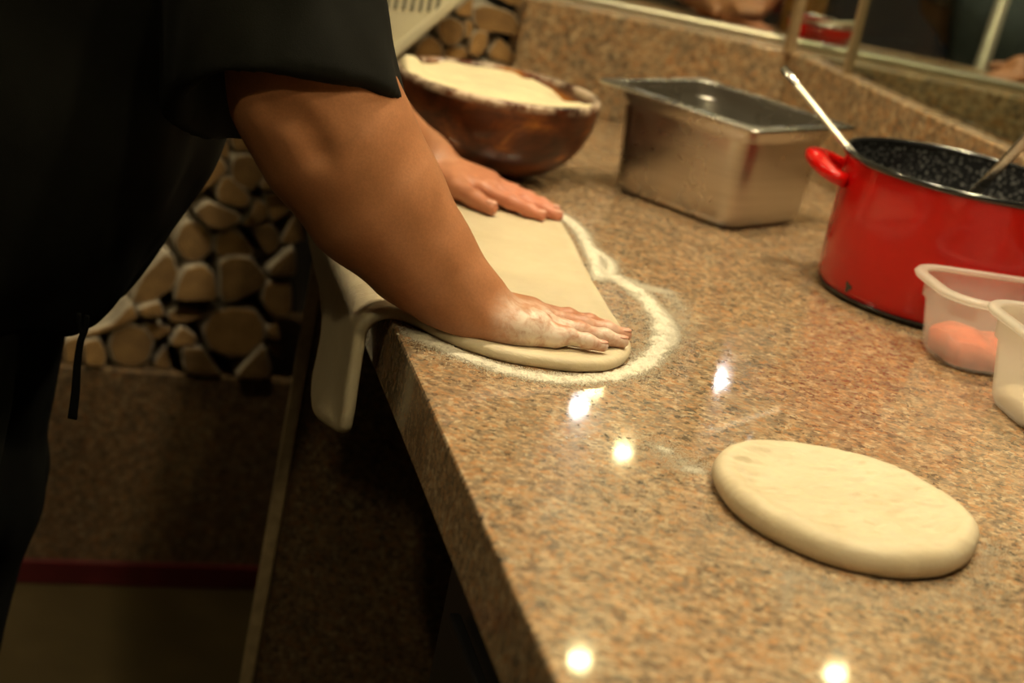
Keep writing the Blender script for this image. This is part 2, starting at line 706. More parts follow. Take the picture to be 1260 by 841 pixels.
# ------------------------------------------------------------------ signed distance bodies (one continuous skin per body)
class Body:
    def __init__(self):
        self.p = []

    def cone(self, a, b, ra, rb, k=.01, op='+', ys=1.0, yc=0.0):
        self.p.append(('cone', np.asarray(a, float), np.asarray(b, float), ra, rb, k, op, ys, yc))

    def chain(self, pts, rads, k=.01, **kw):
        for i in range(len(pts) - 1):
            self.cone(pts[i], pts[i + 1], rads[i], rads[i + 1], k, **kw)

    def ell(self, c, r, k=.01, op='+', rot=None):
        self.p.append(('ell', np.asarray(c, float), np.asarray(r, float), None if rot is None else np.asarray(rot, float), k, op))

    def rbox(self, c, h, r, rot, k=.01, op='+'):
        self.p.append(('box', np.asarray(c, float), np.asarray(h, float), r, np.asarray(rot, float), k, op))

    def plane(self, pt, n, k=.004, op='-'):
        """op '-' removes the side n points to"""
        self.p.append(('plane', np.asarray(pt, float), np.asarray(n, float) / np.linalg.norm(n), k, op))

    def fn(self, f, k=.0, op='+'):
        self.p.append(('fn', f, k, op))

    @staticmethod
    def one(q, x):
        t = q[0]
        if t == 'cone':
            a, b, ra, rb, ys, yc = q[1], q[2], q[3], q[4], q[7], q[8]
            if ys != 1.0:
                x = x.copy()
                x[:, 1] = yc + (x[:, 1] - yc) * ys
                a = a.copy(); b = b.copy()
                a[1] = yc + (a[1] - yc) * ys
                b[1] = yc + (b[1] - yc) * ys
            ba = b - a
            pa = x - a
            h = np.clip(pa @ ba / max(ba @ ba, 1e-12), 0, 1)
            return np.linalg.norm(pa - h[:, None] * ba, axis=1) - (ra + (rb - ra) * h)
        if t == 'ell':
            d = x - q[1]
            if q[3] is not None:
                d = d @ q[3]
            k0 = np.linalg.norm(d / q[2], axis=1)
            k1 = np.linalg.norm(d / q[2] ** 2, axis=1)
            return np.where(k1 < 1e-9, -q[2].min(), k0 * (k0 - 1) / np.maximum(k1, 1e-9))
        if t == 'box':
            d = np.abs((x - q[1]) @ q[4]) - q[2] + q[3]
            return np.linalg.norm(np.maximum(d, 0), axis=1) + np.minimum(d.max(1), 0) - q[3]
        if t == 'plane':
            return -((x - q[1]) @ q[2])
        return q[1](x)

    def ev(self, x, idx=None):
        d = np.full(len(x), 1e3)
        for i in (range(len(self.p)) if idx is None else idx):
            q = self.p[i]
            k, op = (q[5], q[6]) if q[0] in ('cone', 'box') else (q[4], q[5]) if q[0] == 'ell' else (q[3], q[4]) if q[0] == 'plane' else (q[2], q[3])
            e = self.one(q, x)
            if op == '+':
                h = np.maximum(k - np.abs(d - e), 0) / max(k, 1e-9)
                d = np.minimum(d, e) - h * h * k * .25
            else:
                e = -e
                h = np.maximum(k - np.abs(d - e), 0) / max(k, 1e-9)
                d = np.maximum(d, e) + h * h * k * .25
        return d

    def mesh(self, lo, hi, vox, warp=None):
        lo = np.asarray(lo, float)
        B = 8
        nb = np.ceil((np.asarray(hi) - lo) / vox / B).astype(int)
        n = nb * B + 1
        g = np.full(n, 1.0, np.float32)
        bc = np.stack(np.meshgrid(*[np.arange(k) for k in nb], indexing='ij'), -1).reshape(-1, 3)
        cen = lo + (bc * B + B / 2) * vox
        hd = B * vox * .87 + vox
        each = np.stack([self.one(q, cen) for q in self.p], 1)
        dc = self.ev(cen)
        kmax = .05
        loc = np.stack(np.meshgrid(*[np.arange(B + 1)] * 3, indexing='ij'), -1).reshape(-1, 3) * vox
        for i in np.nonzero(np.abs(dc) < hd + kmax * .4)[0]:
            idx = [j for j, q in enumerate(self.p) if q[0] in ('fn', 'plane') or each[i, j] < (max(dc[i], 0) + 2 * hd + kmax)]
            x = lo + bc[i] * B * vox + loc
            s = bc[i] * B
            g[s[0]:s[0] + B + 1, s[1]:s[1] + B + 1, s[2]:s[2] + B + 1] = self.ev(x, idx).reshape(B + 1, B + 1, B + 1)
        inside = np.nonzero(dc < -(hd + kmax * .4))[0]
        for i in inside:
            s = bc[i] * B
            blk = g[s[0]:s[0] + B + 1, s[1]:s[1] + B + 1, s[2]:s[2] + B + 1]
            blk[blk == 1.0] = -1.0
        return nets(g, lo, vox)


def nets(g, lo, vox):
    s = (g < 0).astype(np.uint8)
    c = np.zeros(np.array(g.shape) - 1, np.uint8)
    for a in (0, 1):
        for b in (0, 1):
            for d in (0, 1):
                c += s[a:s.shape[0] - 1 + a, b:s.shape[1] - 1 + b, d:s.shape[2] - 1 + d]
    act = np.argwhere((c > 0) & (c < 8))
    ids = np.full(c.shape, -1, np.int32)
    ids[act[:, 0], act[:, 1], act[:, 2]] = np.arange(len(act))
    acc = np.zeros((len(act), 3))
    cnt = np.zeros(len(act))
    for ax in range(3):
        o = [i for i in range(3) if i != ax]
        for p in (0, 1):
            for q in (0, 1):
                A = act.copy()
                A[:, o[0]] += p
                A[:, o[1]] += q
                Bv = A.copy()
                Bv[:, ax] += 1
                va = g[A[:, 0], A[:, 1], A[:, 2]].astype(float)
                vb = g[Bv[:, 0], Bv[:, 1], Bv[:, 2]].astype(float)
                m = (va < 0) != (vb < 0)
                t = np.where(m, va / np.where(va == vb, 1, va - vb), 0)
                pos = A.astype(float)
                pos[:, ax] += t
                acc[m] += pos[m]
                cnt[m] += 1
    V = lo + acc / cnt[:, None] * vox
    Fc = []
    for ax in range(3):
        o = [(ax + 1) % 3, (ax + 2) % 3]
        sl0 = [slice(None)] * 3
        sl1 = [slice(None)] * 3
        sl0[ax] = slice(0, -1)
        sl1[ax] = slice(1, None)
        d = s[tuple(sl0)].astype(np.int8) - s[tuple(sl1)].astype(np.int8)
        e = np.argwhere(d != 0)
        ok = (e[:, o[0]] > 0) & (e[:, o[1]] > 0) & (e[:, o[0]] < c.shape[o[0]]) & (e[:, o[1]] < c.shape[o[1]])
        e = e[ok]
        sg = d[e[:, 0], e[:, 1], e[:, 2]]
        q = []
        for da, db in ((-1, -1), (0, -1), (0, 0), (-1, 0)):
            x = e.copy()
            x[:, o[0]] += da
            x[:, o[1]] += db
            q.append(ids[x[:, 0], x[:, 1], x[:, 2]])
        q = np.stack(q, 1)
        q[sg < 0] = q[sg < 0][:, ::-1]
        Fc.append(q)
    return V, np.vstack(Fc)


def relax(vf, it=2, lam=.5):
    """light Laplacian smoothing"""
    v, f = np.asarray(vf[0]).copy(), np.asarray(vf[1])
    a = np.concatenate([f[:, [0, 1]], f[:, [1, 2]], f[:, [2, 3]], f[:, [3, 0]]])
    for _ in range(it):
        for l in (lam, -lam * 1.04):
            s = np.zeros_like(v)
            n = np.zeros(len(v))
            np.add.at(s, a[:, 0], v[a[:, 1]])
            np.add.at(n, a[:, 0], 1)
            np.add.at(s, a[:, 1], v[a[:, 0]])
            np.add.at(n, a[:, 1], 1)
            v += l * (s / np.maximum(n, 1)[:, None] - v)
    return v, f


def poly_sd(p, x):
    """signed distance in the plane to a closed polygon (negative inside)"""
    p = np.asarray(p, float)
    d = np.full(len(x), 1e9)
    s = np.zeros(len(x), bool)
    for i in range(len(p)):
        a, b = p[i], p[(i + 1) % len(p)]
        e = b - a
        wv = x - a
        h = np.clip(wv @ e / max(e @ e, 1e-12), 0, 1)
        d = np.minimum(d, ((wv - h[:, None] * e) ** 2).sum(1))
        cond = (a[1] > x[:, 1]) != (b[1] > x[:, 1])
        with np.errstate(divide='ignore', invalid='ignore'):
            xi = (b[0] - a[0]) * (x[:, 1] - a[1]) / (b[1] - a[1]) + a[0]
        s ^= cond & (x[:, 0] < xi)
    d = np.sqrt(d)
    return np.where(s, -d, d)


def vnoise(x, scale, seed=0):
    """smooth value noise for shaping (x: N x 2 or N x 3)"""
    x = np.asarray(x) * scale
    i = np.floor(x).astype(int)
    f = x - i
    f = f * f * (3 - 2 * f)
    D = x.shape[1]
    out = np.zeros(len(x))
    for m in range(1 << D):
        h = np.zeros(len(x), np.int64) + seed * 7919
        wt = np.ones(len(x))
        for k in range(D):
            bit = m >> k & 1
            h = h * 1000003 ^ ((i[:, k] + bit) * 374761393 + k * 668265263)
            wt *= f[:, k] if bit else 1 - f[:, k]
        h = (h ^ (h >> 13)) * 1274126177 & 0x7fffffff
        out += wt * ((h % 10007) / 10007.0)
    return out * 2 - 1


# ================================================================== the setting
TOP = 0.90                                      # worktop height
EDGE0 = np.array([-0.125, 1.956])               # a point of the worktop's left edge and that edge's direction
EDIR = np.array([-math.sin(math.radians(15)), math.cos(math.radians(15))])
ELEFT = np.array([-EDIR[1], EDIR[0]])           # away from the worktop, to the cook


def edge_at(y):
    return EDGE0 + EDIR * (y - EDGE0[1]) / EDIR[1]


struct('floor', box((1.0, 3.2, -.05), (9, 12, .1)), M['floor'])
struct('ceiling', box((1.0, 3.2, 2.70), (9, 12, .1)), M['paint'])
struct('wall_west', box((-3.5, 3.2, 1.32), (.1, 12, 2.65)), M['paint'])
struct('wall_east', box((5.5, 3.2, 1.32), (.1, 12, 2.65)), M['paint'])
struct('wall_south', box((1.0, -2.8, 1.32), (9, .1, 2.65)), M['paint'])
struct('wall_far', box((1.0, 9.2, 1.32), (9, .1, 2.65)), M['dark_paint'])

# granite upstand at the back of the worktop, with the glazed opening above it
WB = 3.30
LEDGE = 1.072
struct('wall_back', box((.55, WB + .03, LEDGE / 2), (1.28, .06, LEDGE), 0, .004), M['granite_wall'])
struct('trim_1', box((.55, WB + .075, LEDGE + .0), (1.28, .03, .026), 0, .004), M['alu'])
struct('window_1', box((.125, WB + .07, LEDGE + .60), (.40, .010, 1.14)), M['glass'])
# granite upstand at the right, running towards the camera
WR0 = np.array([.347, 3.285])
WRD = np.array([.412, -.911])
WRN = np.array([.911, .412])
wrl = 3.1
wy = math.atan2(WRD[1], WRD[0])
cxy = WR0 + WRD * wrl / 2 + WRN * .02
struct('wall_right', box((cxy[0], cxy[1], LEDGE / 2), (wrl, .04, LEDGE), wy, .003), M['granite_wall'])
struct('window_2', box((cxy[0], cxy[1], LEDGE + .60), (wrl, .010, 1.18), wy), M['glass'])
struct('trim_2', box((WR0[0] - .004, WR0[1] + .01, LEDGE + .58), (.013, .022, 1.17), .3, .002), M['bronze'])
pj = WR0 + WRD * .145 + WRN * .02
struct('trim_3', box((pj[0], pj[1], LEDGE + .58), (.004, .016, 1.16), wy), M['bronze'])
struct('wall_pier', box((-.088, WB + .26, 1.31), (.03, .44, 2.62)), M['granite_wall'])

# firewood niche at the left: stone base with red trim, shelf, dark boards behind
NP = np.array([-.719, 3.045])
ND = np.array([.9191, .3939])
NN = np.array([-.3939, .9191])
SHELF = .380
nl = 1.75
nyaw = math.atan2(ND[1], ND[0])
nc = NP + ND * (.672 - nl / 2)
b0 = nc + NN * .19
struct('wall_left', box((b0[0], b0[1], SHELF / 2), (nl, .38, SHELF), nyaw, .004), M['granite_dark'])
b1 = nc - NN * .006
struct('baseboard_left', box((b1[0], b1[1], .021), (nl, .012, .042), nyaw, .003), M['red_tile'])
b2 = nc + NN * .40
struct('wall_rear', box((b2[0], b2[1], 1.31), (nl, .04, 2.62), nyaw), M['wood_dark'])

# ------------------------------------------------------------------ worktop: two granite slabs with a seam
FRONT = .62


def wr_x(y):
    return WR0[0] + (y - WR0[1]) * WRD[0] / WRD[1] - .002


SEAM = 2.765
wt = thing('worktop', 'long brown speckled granite worktop with thick square left edge', 'worktop', (.2, 2.0, TOP - .07))
a, b = edge_at(FRONT), edge_at(SEAM - .0008)
mobj('slab', prism([(a[0], FRONT), (wr_x(FRONT), FRONT), (wr_x(SEAM), SEAM - .0008), (b[0], SEAM - .0008)], TOP - .07, TOP, .0035),
     M['granite'], wt, smooth=False)
a, b = edge_at(SEAM + .0008), edge_at(WB - .001)
mobj('slab', prism([(a[0], SEAM + .0008), (wr_x(SEAM), SEAM + .0008), (wr_x(WB - .02), WB - .02), (wr_x(WB - .02) - .02, WB - .001), (b[0], WB - .001)],
                   TOP - .07, TOP, .0015), M['granite'], wt, smooth=False)

# ------------------------------------------------------------------ supports under the worktop
e = edge_at(2.5)
sp = thing('support_panel', 'dark granite panel standing under the far part of the worktop', 'panel', (e[0] + .35, 2.52, 0))
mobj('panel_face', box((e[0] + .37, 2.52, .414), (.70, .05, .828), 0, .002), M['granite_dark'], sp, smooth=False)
s = mobj('edge_strip', box((e[0] + .010, 2.52, .414), (.018, .056, .828), 0, .002), M['lit_edge'], sp, smooth=False)  # light falling on this end face is painted in as paler stone
s['label'] = 'polished edge strip, coloured paler as if lit'

cy0, cy1 = 1.0, 1.86
ca, cb = edge_at(cy0) - ELEFT * .10, edge_at(cy1) - ELEFT * .10
bc = thing('base_cabinet', 'dark steel base cabinet under the near part of the worktop', 'cabinet', (ca[0] + .25, 1.5, 0))
cyaw = math.atan2(EDIR[1], EDIR[0])
cm = (ca + cb) / 2 - ELEFT * .25
cl = np.linalg.norm(cb - ca)
mobj('carcass', box((cm[0], cm[1], .46), (cl, .5, .70), cyaw, .004), M['steel_dark'], bc, smooth=False)
for k in range(2):
    dcn = ca + (cb - ca) * (.26 + .48 * k) + ELEFT * .011
    dr = mobj('door', box((dcn[0], dcn[1], .46), (cl * .45, .018, .62), cyaw, .003), M['steel_dark'], bc, smooth=False)
    hcn = dcn + ELEFT * .02
    mobj('handle', box((hcn[0], hcn[1], .68), (cl * .25, .012, .012), cyaw, .003), M['steel_dark'], dr, smooth=False)
for (fu, fv) in ((.05, .05), (.95, .05), (.05, .45), (.95, .45)):
    q = ca + (cb - ca) * fu - ELEFT * fv
    mobj('foot', lathe([(0, .11), (.018, .11), (.022, 0), (0, 0)], (q[0], q[1], 0), 16), M['steel_dark'], bc)

# ------------------------------------------------------------------ firewood
LOGS = [
    ([(277, 146), (299, 151), (303, 158), (286, 158), (280, 153)], 'small flat firewood log tucked under the cook\'s right sleeve, topmost in view'),
    ([(284, 159), (306, 160), (314, 180), (313, 186), (289, 187), (284, 174)], 'squarish firewood log beside the elbow, below the small flat top log'),
    ([(269, 167), (274, 163), (279, 169), (283, 196), (274, 194), (263, 184)], 'narrow upright firewood log against the black shirt, near the sleeve'),
    ([(254, 194), (266, 191), (277, 200), (280, 211), (263, 226), (243, 238), (232, 240), (236, 215)], 'split firewood log half hidden by the black shirt, with a slanting lower edge'),
    ([(289, 193), (306, 190), (323, 196), (337, 211), (324, 220), (309, 236), (286, 224), (284, 207)], 'broad firewood log with a pale curved bark top, left of the forearm'),
    ([(273, 220), (281, 217), (306, 239), (309, 249), (299, 256), (269, 249), (267, 233)], 'wedge firewood log sloping down right, under the pale curved one'),
    ([(320, 231), (326, 220), (339, 214), (352, 233), (329, 234)], 'small triangular firewood log touching the forearm outline'),
    ([(326, 240), (351, 236), (362, 256), (345, 268), (334, 272), (330, 256)], 'dark firewood log partly behind the forearm, below the small triangle'),
    ([(315, 246), (330, 252), (330, 267), (315, 277), (297, 278), (309, 263)], 'pointed firewood log in mid pile, its tip to the lower left'),
    ([(239, 261), (256, 248), (297, 265), (293, 275), (272, 283), (256, 279)], 'long low firewood log lying above the upper round log'),
    ([(214, 300), (223, 279), (231, 273), (251, 277), (262, 292), (260, 310), (243, 322), (227, 320)], 'round pale firewood log at the shirt edge, upper of the two round ones'),
    ([(266, 290), (284, 281), (303, 294), (313, 310), (305, 316), (272, 319), (264, 308)], 'half-round firewood log right of the upper round log'),
    ([(311, 281), (334, 275), (344, 290), (342, 306), (330, 314), (320, 302)], 'blocky firewood log at the right of the pile, near the thin leaning stick'),
    ([(344, 300), (366, 258), (373, 262), (376, 294), (362, 300)], 'thin leaning firewood piece just above the granite panel edge'),
    ([(332, 331), (363, 304), (365, 339), (332, 341)], 'triangular firewood log against the granite panel edge'),
    ([(270, 323), (284, 316), (309, 318), (320, 331), (329, 341), (326, 353), (293, 370), (272, 374)], 'large firewood log with a rough saw-scored end in mid pile'),
    ([(229, 331), (249, 326), (264, 337), (268, 364), (264, 370), (214, 371), (220, 347)], 'trapezoid firewood log left of the saw-scored one'),
    ([(202, 314), (212, 314), (220, 337), (212, 356), (187, 372), (160, 374), (176, 340)], 'slanting firewood log along the lower shirt front'),
    ([(326, 349), (359, 347), (359, 389), (338, 391), (322, 372)], 'rounded firewood log against the panel, right of the big dark round one'),
    ([(169, 381), (197, 372), (204, 389), (176, 391)], 'small flat firewood log below the slanting one at the shirt'),
    ([(206, 389), (219, 379), (249, 383), (249, 391), (227, 397), (210, 396)], 'oval firewood log in the third row from the bottom'),
    ([(139, 400), (163, 374), (171, 389), (154, 400), (112, 414), (100, 412)], 'reddish firewood log under the shirt hem'),
    ([(133, 430), (139, 413), (159, 404), (180, 411), (189, 426), (182, 449), (163, 458), (139, 451)], 'round firewood log with a light rim in the bottom row'),
    ([(176, 402), (191, 398), (214, 406), (191, 419), (182, 409)], 'pointed firewood log resting on the bottom round one'),
    ([(208, 426), (223, 402), (242, 415), (240, 425)], 'small triangular firewood log left of the big dark round one'),
    ([(249, 406), (261, 385), (283, 379), (313, 381), (326, 398), (326, 419), (304, 439), (279, 439), (257, 430)], 'biggest round firewood log with a dark brown face'),
    ([(186, 458), (204, 432), (210, 462)], 'little wedge of firewood standing in the bottom row'),
    ([(223, 432), (249, 432), (268, 460), (274, 466), (227, 464)], 'quartered firewood log in the bottom row below the big dark one'),
    ([(287, 469), (326, 426), (334, 469)], 'triangular firewood log at the right end of the bottom row'),
    ([(103, 421), (122, 417), (131, 434), (129, 451), (105, 451)], 'firewood log right of the black apron string, bottom row'),
    ([(328, 404), (341, 398), (345, 419), (332, 417)], 'small upright firewood piece right of the big dark log'),
    ([(330, 426), (347, 424), (343, 441), (336, 436)], 'tiny firewood piece over the bottom right triangle'),
    ([(78, 424), (100, 418), (101, 450), (80, 452)], 'firewood log left of the black apron string, bottom row'),
    ([(560, 14), (571, 4), (583, -6), (580, 21), (566, 19)], 'orange firewood log against the slanted edge of the white panel'),
    ([(583, 9), (600, 6), (634, 17), (644, 40), (636, 44), (609, 39), (590, 40), (582, 25)], 'large orange split firewood log at upper right, curving down'),
    ([(587, 38), (601, 40), (599, 57), (589, 70), (577, 66), (580, 47)], 'narrow firewood log hanging below the large orange split one'),
    ([(540, 26), (554, 20), (571, 29), (573, 44), (560, 57), (547, 54), (539, 39)], 'yellowish firewood log between white panel and flour bowl'),
    ([(516, 51), (529, 44), (543, 54), (546, 70), (509, 69)], 'brown firewood log just behind the lump of flour in the bowl'),
    ([(547, 60), (571, 57), (579, 71), (549, 73)], 'low firewood log behind the middle of the bowl'),
    ([(601, 63), (613, 47), (620, 51), (639, 74), (631, 80), (603, 71)], 'triangular firewood log beside the granite upstand'),
    ([(597, 75), (629, 82), (629, 92), (597, 86)], 'flat firewood log under the triangular one by the upstand'),
    ([(609, -4), (646, -6), (640, 6), (629, 6)], 'pale firewood log at the very top right of the pile'),
    ([(573, 24), (582, 27), (579, 48), (574, 46)], 'thin dark firewood slat between the yellow log and the orange one'),
    ([(485, 84), (508, 66), (506, 90), (490, 98)], 'dark firewood log between white panel corner and bowl'),
]


def on_niche(px, py, off=0.0):
    d = ray(px, py)
    n = np.array([NN[0], NN[1], 0])
    p0 = np.array([NP[0], NP[1], 0]) + n * off
    return CAM + d * ((p0 - CAM) @ n) / (d @ n)


def chaikin(p, it=2, fac=.2):
    p = np.asarray(p, float)
    for _ in range(it):
        q = np.roll(p, -1, 0)
        p = np.stack([(1 - fac) * p + fac * q, fac * p + (1 - fac) * q], 1).reshape(-1, p.shape[1])
    return p


NN3 = np.array([NN[0], NN[1], 0])
for poly, lab in LOGS:
    off = .004 + rng.uniform(-.012, .014)
    p3 = np.array([on_niche(x, y, off) for x, y in poly])
    c = p3.mean(0)
    p3 = c + (p3 - c) * 1.025
    if p3[:, 2].min() < SHELF:
        p3[:, 2] += SHELF + .0005 - p3[:, 2].min()
    p3 = chaikin(chaikin(p3, 1, .13), 1, .22)
    c = p3.mean(0)
    rad = np.linalg.norm(p3 - c, axis=1)
    wob = 1 + .018 * np.sin(np.arange(len(p3)) * 2.4 + rng.uniform(0, 6))[:, None]
    f0 = c + (p3 - c) * wob
    loops = [f0 + NN3 * .001]
    for k, dd in enumerate((.02, .10, .20, .29)):
        loops.append(c + (p3 - c) * (1.0 + .02 * rng.uniform(-1, 1)) + NN3 * dd)
    org = c + NN3 * .15
    org[2] = p3[:, 2].min()
    lg = mobj('firewood_log', loft(loops, True, True), M['bark'], None, org, sharp=38)
    tag(lg, lab, 'firewood', 'firewood logs stacked in the niche')
    out_ = c + (f0 - c) * .93 + NN3 * .0005
    inner = c + (f0 - c) * .90 - NN3 * .0015
    cen = c - NN3 * (.002 + rng.uniform(0, .002))
    n = len(f0)
    V = np.vstack([out_, inner, [cen]])
    Fc = [(i, (i + 1) % n, n + (i + 1) % n, n + i) for i in range(n)] + [(n + i, n + (i + 1) % n, 2 * n) for i in range(n)]
    mobj('cut_face', (V, Fc), M['end_grain'], lg, c, sharp=30)

# ------------------------------------------------------------------ white vented metal panel of the appliance behind the cook
PY = 2.95
pp = [P(x, y, PY) for x, y in [(475, 80), (580, -11), (580, -620), (380, -620), (380, 40)]]
ap = thing('vented_appliance', 'white vented metal appliance with a slanting lower edge above the firewood', 'appliance', (pp[0][0], PY + .1, pp[0][2]))


def yprism(pts, y0, y1, bev=.003):
    """prism of an outline in the x-z plane between two depths"""
    v, f = prism([(p[0], p[2]) for p in pts], y0, y1, bev)
    v = np.column_stack([v[:, 0], v[:, 2], v[:, 1]])
    return v, [tuple(reversed(q)) for q in f]


top = 2.648
pp2 = [np.array(q) for q in pp]
for q in pp2[2:4]:
    q[2] = top
mobj('panel', yprism(pp2, PY, PY + .22), M['white_metal'], ap, smooth=False)
lipa, lipb = pp2[0], pp2[1]
ld_ = (lipb - lipa) / np.linalg.norm(lipb - lipa)
lup = np.array([-ld_[2], 0, ld_[0]])
lip = [lipa - lup * .002, lipb - lup * .002, lipb + lup * .013, lipa + lup * .013]
mobj('rim_lip', yprism(lip, PY - .012, PY + .002, .003), M['white_metal'], ap, smooth=False)
for i in range(9):
    x = 455.5 + 10.2 * (i - 0)
    q0 = P(x + .2, 9 + (x - 465) * .085, PY)
    q1 = P(x + 4.4, -22, PY)
    sl = [np.array([q0[0] - .0026, 0, q0[2]]), np.array([q0[0] + .0026, 0, q0[2]]), np.array([q0[0] + .0026, 0, q0[2] + .034]), np.array([q0[0] - .0026, 0, q0[2] + .034])]
    mobj('vent_slot', yprism(sl, PY - .0012, PY + .004, 0), M['slot'], ap, smooth=False)

# ------------------------------------------------------------------ dough sheet hanging over the worktop edge
HY = EDIR[1]


def uv(p):
    r = np.asarray(p)[:2] - EDGE0
    return np.array([r @ EDIR, -(r @ ELEFT)])


RB = .022
ARC = RB * math.pi / 2


def hang(y, z):
    return np.array([(y - EDGE0[1]) / HY, -(ARC + (TOP - RB - z))])


outl = [uv(onz(*q)) for q in [(500, 399), (560, 429), (620, 448), (700, 460), (745, 460), (768, 452), (776, 438), (770, 424), (748, 391), (724, 350), (706, 310),
                              (690, 283), (674, 262), (650, 256), (600, 243), (560, 228)]]
outl += [uv((-.15, 2.50)), uv((-.25, 2.43)), hang(2.40, .865), hang(2.30, .848), hang(2.20, .836), hang(2.14, .812), hang(2.125, .775), hang(2.10, .755), hang(2.04, .752),
         hang(1.985, .764), hang(1.955, .770), hang(1.940, .778), hang(1.936, .80), hang(1.938, .84), uv(edge_at(1.945)), ]
outl = chaikin(np.array(outl), 2)
TH = .0118
ds = Body()


def dsd(x):
    d2 = poly_sd(outl, x[:, :2])
    n1 = vnoise(x[:, :2], 30, 3) * .0006 + vnoise(x[:, :2], 90, 5) * .00025
    th = TH + .0014 * np.exp(-(d2 + .010) ** 2 / .00006) + n1
    # the heel of the right hand presses a hollow into the near part
    r = .0054
    q = np.stack([d2 + r, np.abs(x[:, 2] - th / 2) - th / 2 + r], 1)
    return np.linalg.norm(np.maximum(q, 0), axis=1) + np.minimum(q.max(1), 0) - r


ds.fn(dsd)
lo = outl.min(0) - .012
hi = outl.max(0) + .012
v, f = ds.mesh((lo[0], lo[1], -.004), (hi[0], hi[1], .024), .0024)
v, f = relax((v, f), 2)


def bend(v):
    u, vv, n = v[:, 0], v[:, 1], v[:, 2]
    ang = np.clip(-vv / RB, 0, math.pi / 2)
    down = np.maximum(-vv - ARC, 0)
    R_ = RB + n
    left = R_ * np.sin(ang) - np.maximum(vv, 0)
    z = TOP - RB + R_ * np.cos(ang) - down
    left = left + .010 * np.clip(down / .1, 0, 1) ** 2 * np.sin(u * 16)          # slight sway of the hanging lobe
    xy = EDGE0 + u[:, None] * EDIR + left[:, None] * ELEFT
    return np.column_stack([xy, z])


dg = mobj('dough_sheet', (bend(v), f), M['dough'], None, (EDGE0[0] + .1, EDGE0[1] + .2, TOP))
tag(dg, 'thin stretched dough sheet under both hands, hanging over the worktop edge', 'dough')

# ------------------------------------------------------------------ thick oval dough at the front
dk_px = [(871, 590), (876, 608), (892, 632), (920, 655), (960, 677), (1005, 697), (1060, 712), (1115, 720), (1165, 716), (1192, 702), (1202, 678), (1192, 660),
         (1160, 634), (1115, 610), (1060, 590), (1010, 579), (960, 571), (915, 570), (885, 576)]
dk = chaikin(np.array([onz(x, y)[:2] for x, y in dk_px]), 2)
dkc = dk.mean(0)
do = Body()


def ddisk(x):
    d2 = poly_sd(dk, x[:, :2])
    inn = np.clip(-d2 / .022, 0, 1)
    ra_ = x[:, :2] @ np.array([[.94, -.34], [.34, .94]])
    n1 = vnoise(x[:, :2], 28, 11) * .0022 + vnoise(ra_ * np.array([.8, 2.4]), 70, 12) * .0020 + vnoise(ra_ * np.array([1, 2.6]), 170, 13) * .0010
    dents = np.zeros(len(x))
    for (px, py, r, dep) in ((1128, 640, .022, .007), (1162, 652, .011, .006), (1060, 620, .03, .004), (960, 600, .030, .004), (1105, 668, .010, .004), (1085, 645, .008, .003), (900, 600, .012, -.003), (1010, 660, .03, -.002)):
        c_ = onz(px, py, TOP + .02)[:2]
        dents += dep * np.exp(-((x[:, :2] - c_) ** 2).sum(1) / r ** 2)
    th = .0250 + .0028 * np.exp(-((d2 + .020) / .012) ** 2) - .0045 * inn ** 2 - dents * inn + n1 * inn + .0015 * vnoise(x[:, :2], 14, 14)
    r = .0118
    q = np.stack([d2 + r, np.abs(x[:, 2] - TOP - th / 2) - th / 2 + r], 1)
    return np.linalg.norm(np.maximum(q, 0), axis=1) + np.minimum(q.max(1), 0) - r


do.fn(ddisk)
v, f = do.mesh((dk[:, 0].min() - .01, dk[:, 1].min() - .01, TOP - .004), (dk[:, 0].max() + .01, dk[:, 1].max() + .01, TOP + .036), .0021)
v, f = relax((v, f), 2)
v[:, 2] = np.maximum(v[:, 2], TOP + .0002)
dd = mobj('dough_round', (v, f), M['dough'], None, (dkc[0], dkc[1], TOP))
tag(dd, 'thick oval round of dough lying alone at the front of the worktop', 'dough')

# ------------------------------------------------------------------ flour on the worktop: low mounds and loose grains
FL = [  # picture polyline, half width (m), height
    ([(668, 258), (684, 263), (700, 272), (714, 285), (722, 300), (731, 318), (736, 333), (735, 344)], .0085, .0042),
    ([(722, 302), (738, 313), (750, 322), (752, 333), (745, 338)], .005, .003),
    ([(742, 335), (765, 347), (790, 364), (808, 385), (815, 408), (812, 428), (797, 444), (775, 456), (748, 463), (715, 467), (680, 466), (640, 460), (600, 449),
      (560, 434), (530, 420), (508, 408)], .0125, .0040),
    ([(806, 380), (820, 395), (826, 410), (822, 425)], .008, .0022),
]
mv, mf = [], []
for px, hw, hh in FL:
    pts = catmull([onz(*q)[:2] for q in px], 36)
    tg = np.gradient(pts, axis=0)
    tg /= np.linalg.norm(tg, axis=1)[:, None]
    nn = np.column_stack([-tg[:, 1], tg[:, 0]])
    W = 43
    t = np.linspace(-1, 1, W)
    taper = np.minimum(1, np.minimum(np.arange(len(pts)), np.arange(len(pts))[::-1]) / 20.0)
    grid = pts[:, None, :] + (t[None, :] * hw * 1.7)[:, :, None] * nn[:, None, :]
    g2 = grid.reshape(-1, 2)
    prof = np.exp(-(t / .55) ** 2)[None, :] * taper[:, None]
    z = hh * prof.reshape(-1) * (.70 + .35 * vnoise(g2, 120, 21)) + .0005 * vnoise(g2, 90, 22) + .0013 * vnoise(g2, 600, 23) - .0015
    V = np.column_stack([g2, TOP + z])
    L = len(pts)
    Fc = [(i * W + k, i * W + k + 1, (i + 1) * W + k + 1, (i + 1) * W + k) for i in range(L - 1) for k in range(W - 1)]
    mv.append(V)
    mf.append(Fc)
fm = mobj('flour_ring', join(*zip(mv, mf)), M['flour'], None, (.05, 2.0, TOP))
tag(fm, 'white flour scattered in a curved line round the dough sheet', 'flour', None, 'stuff')


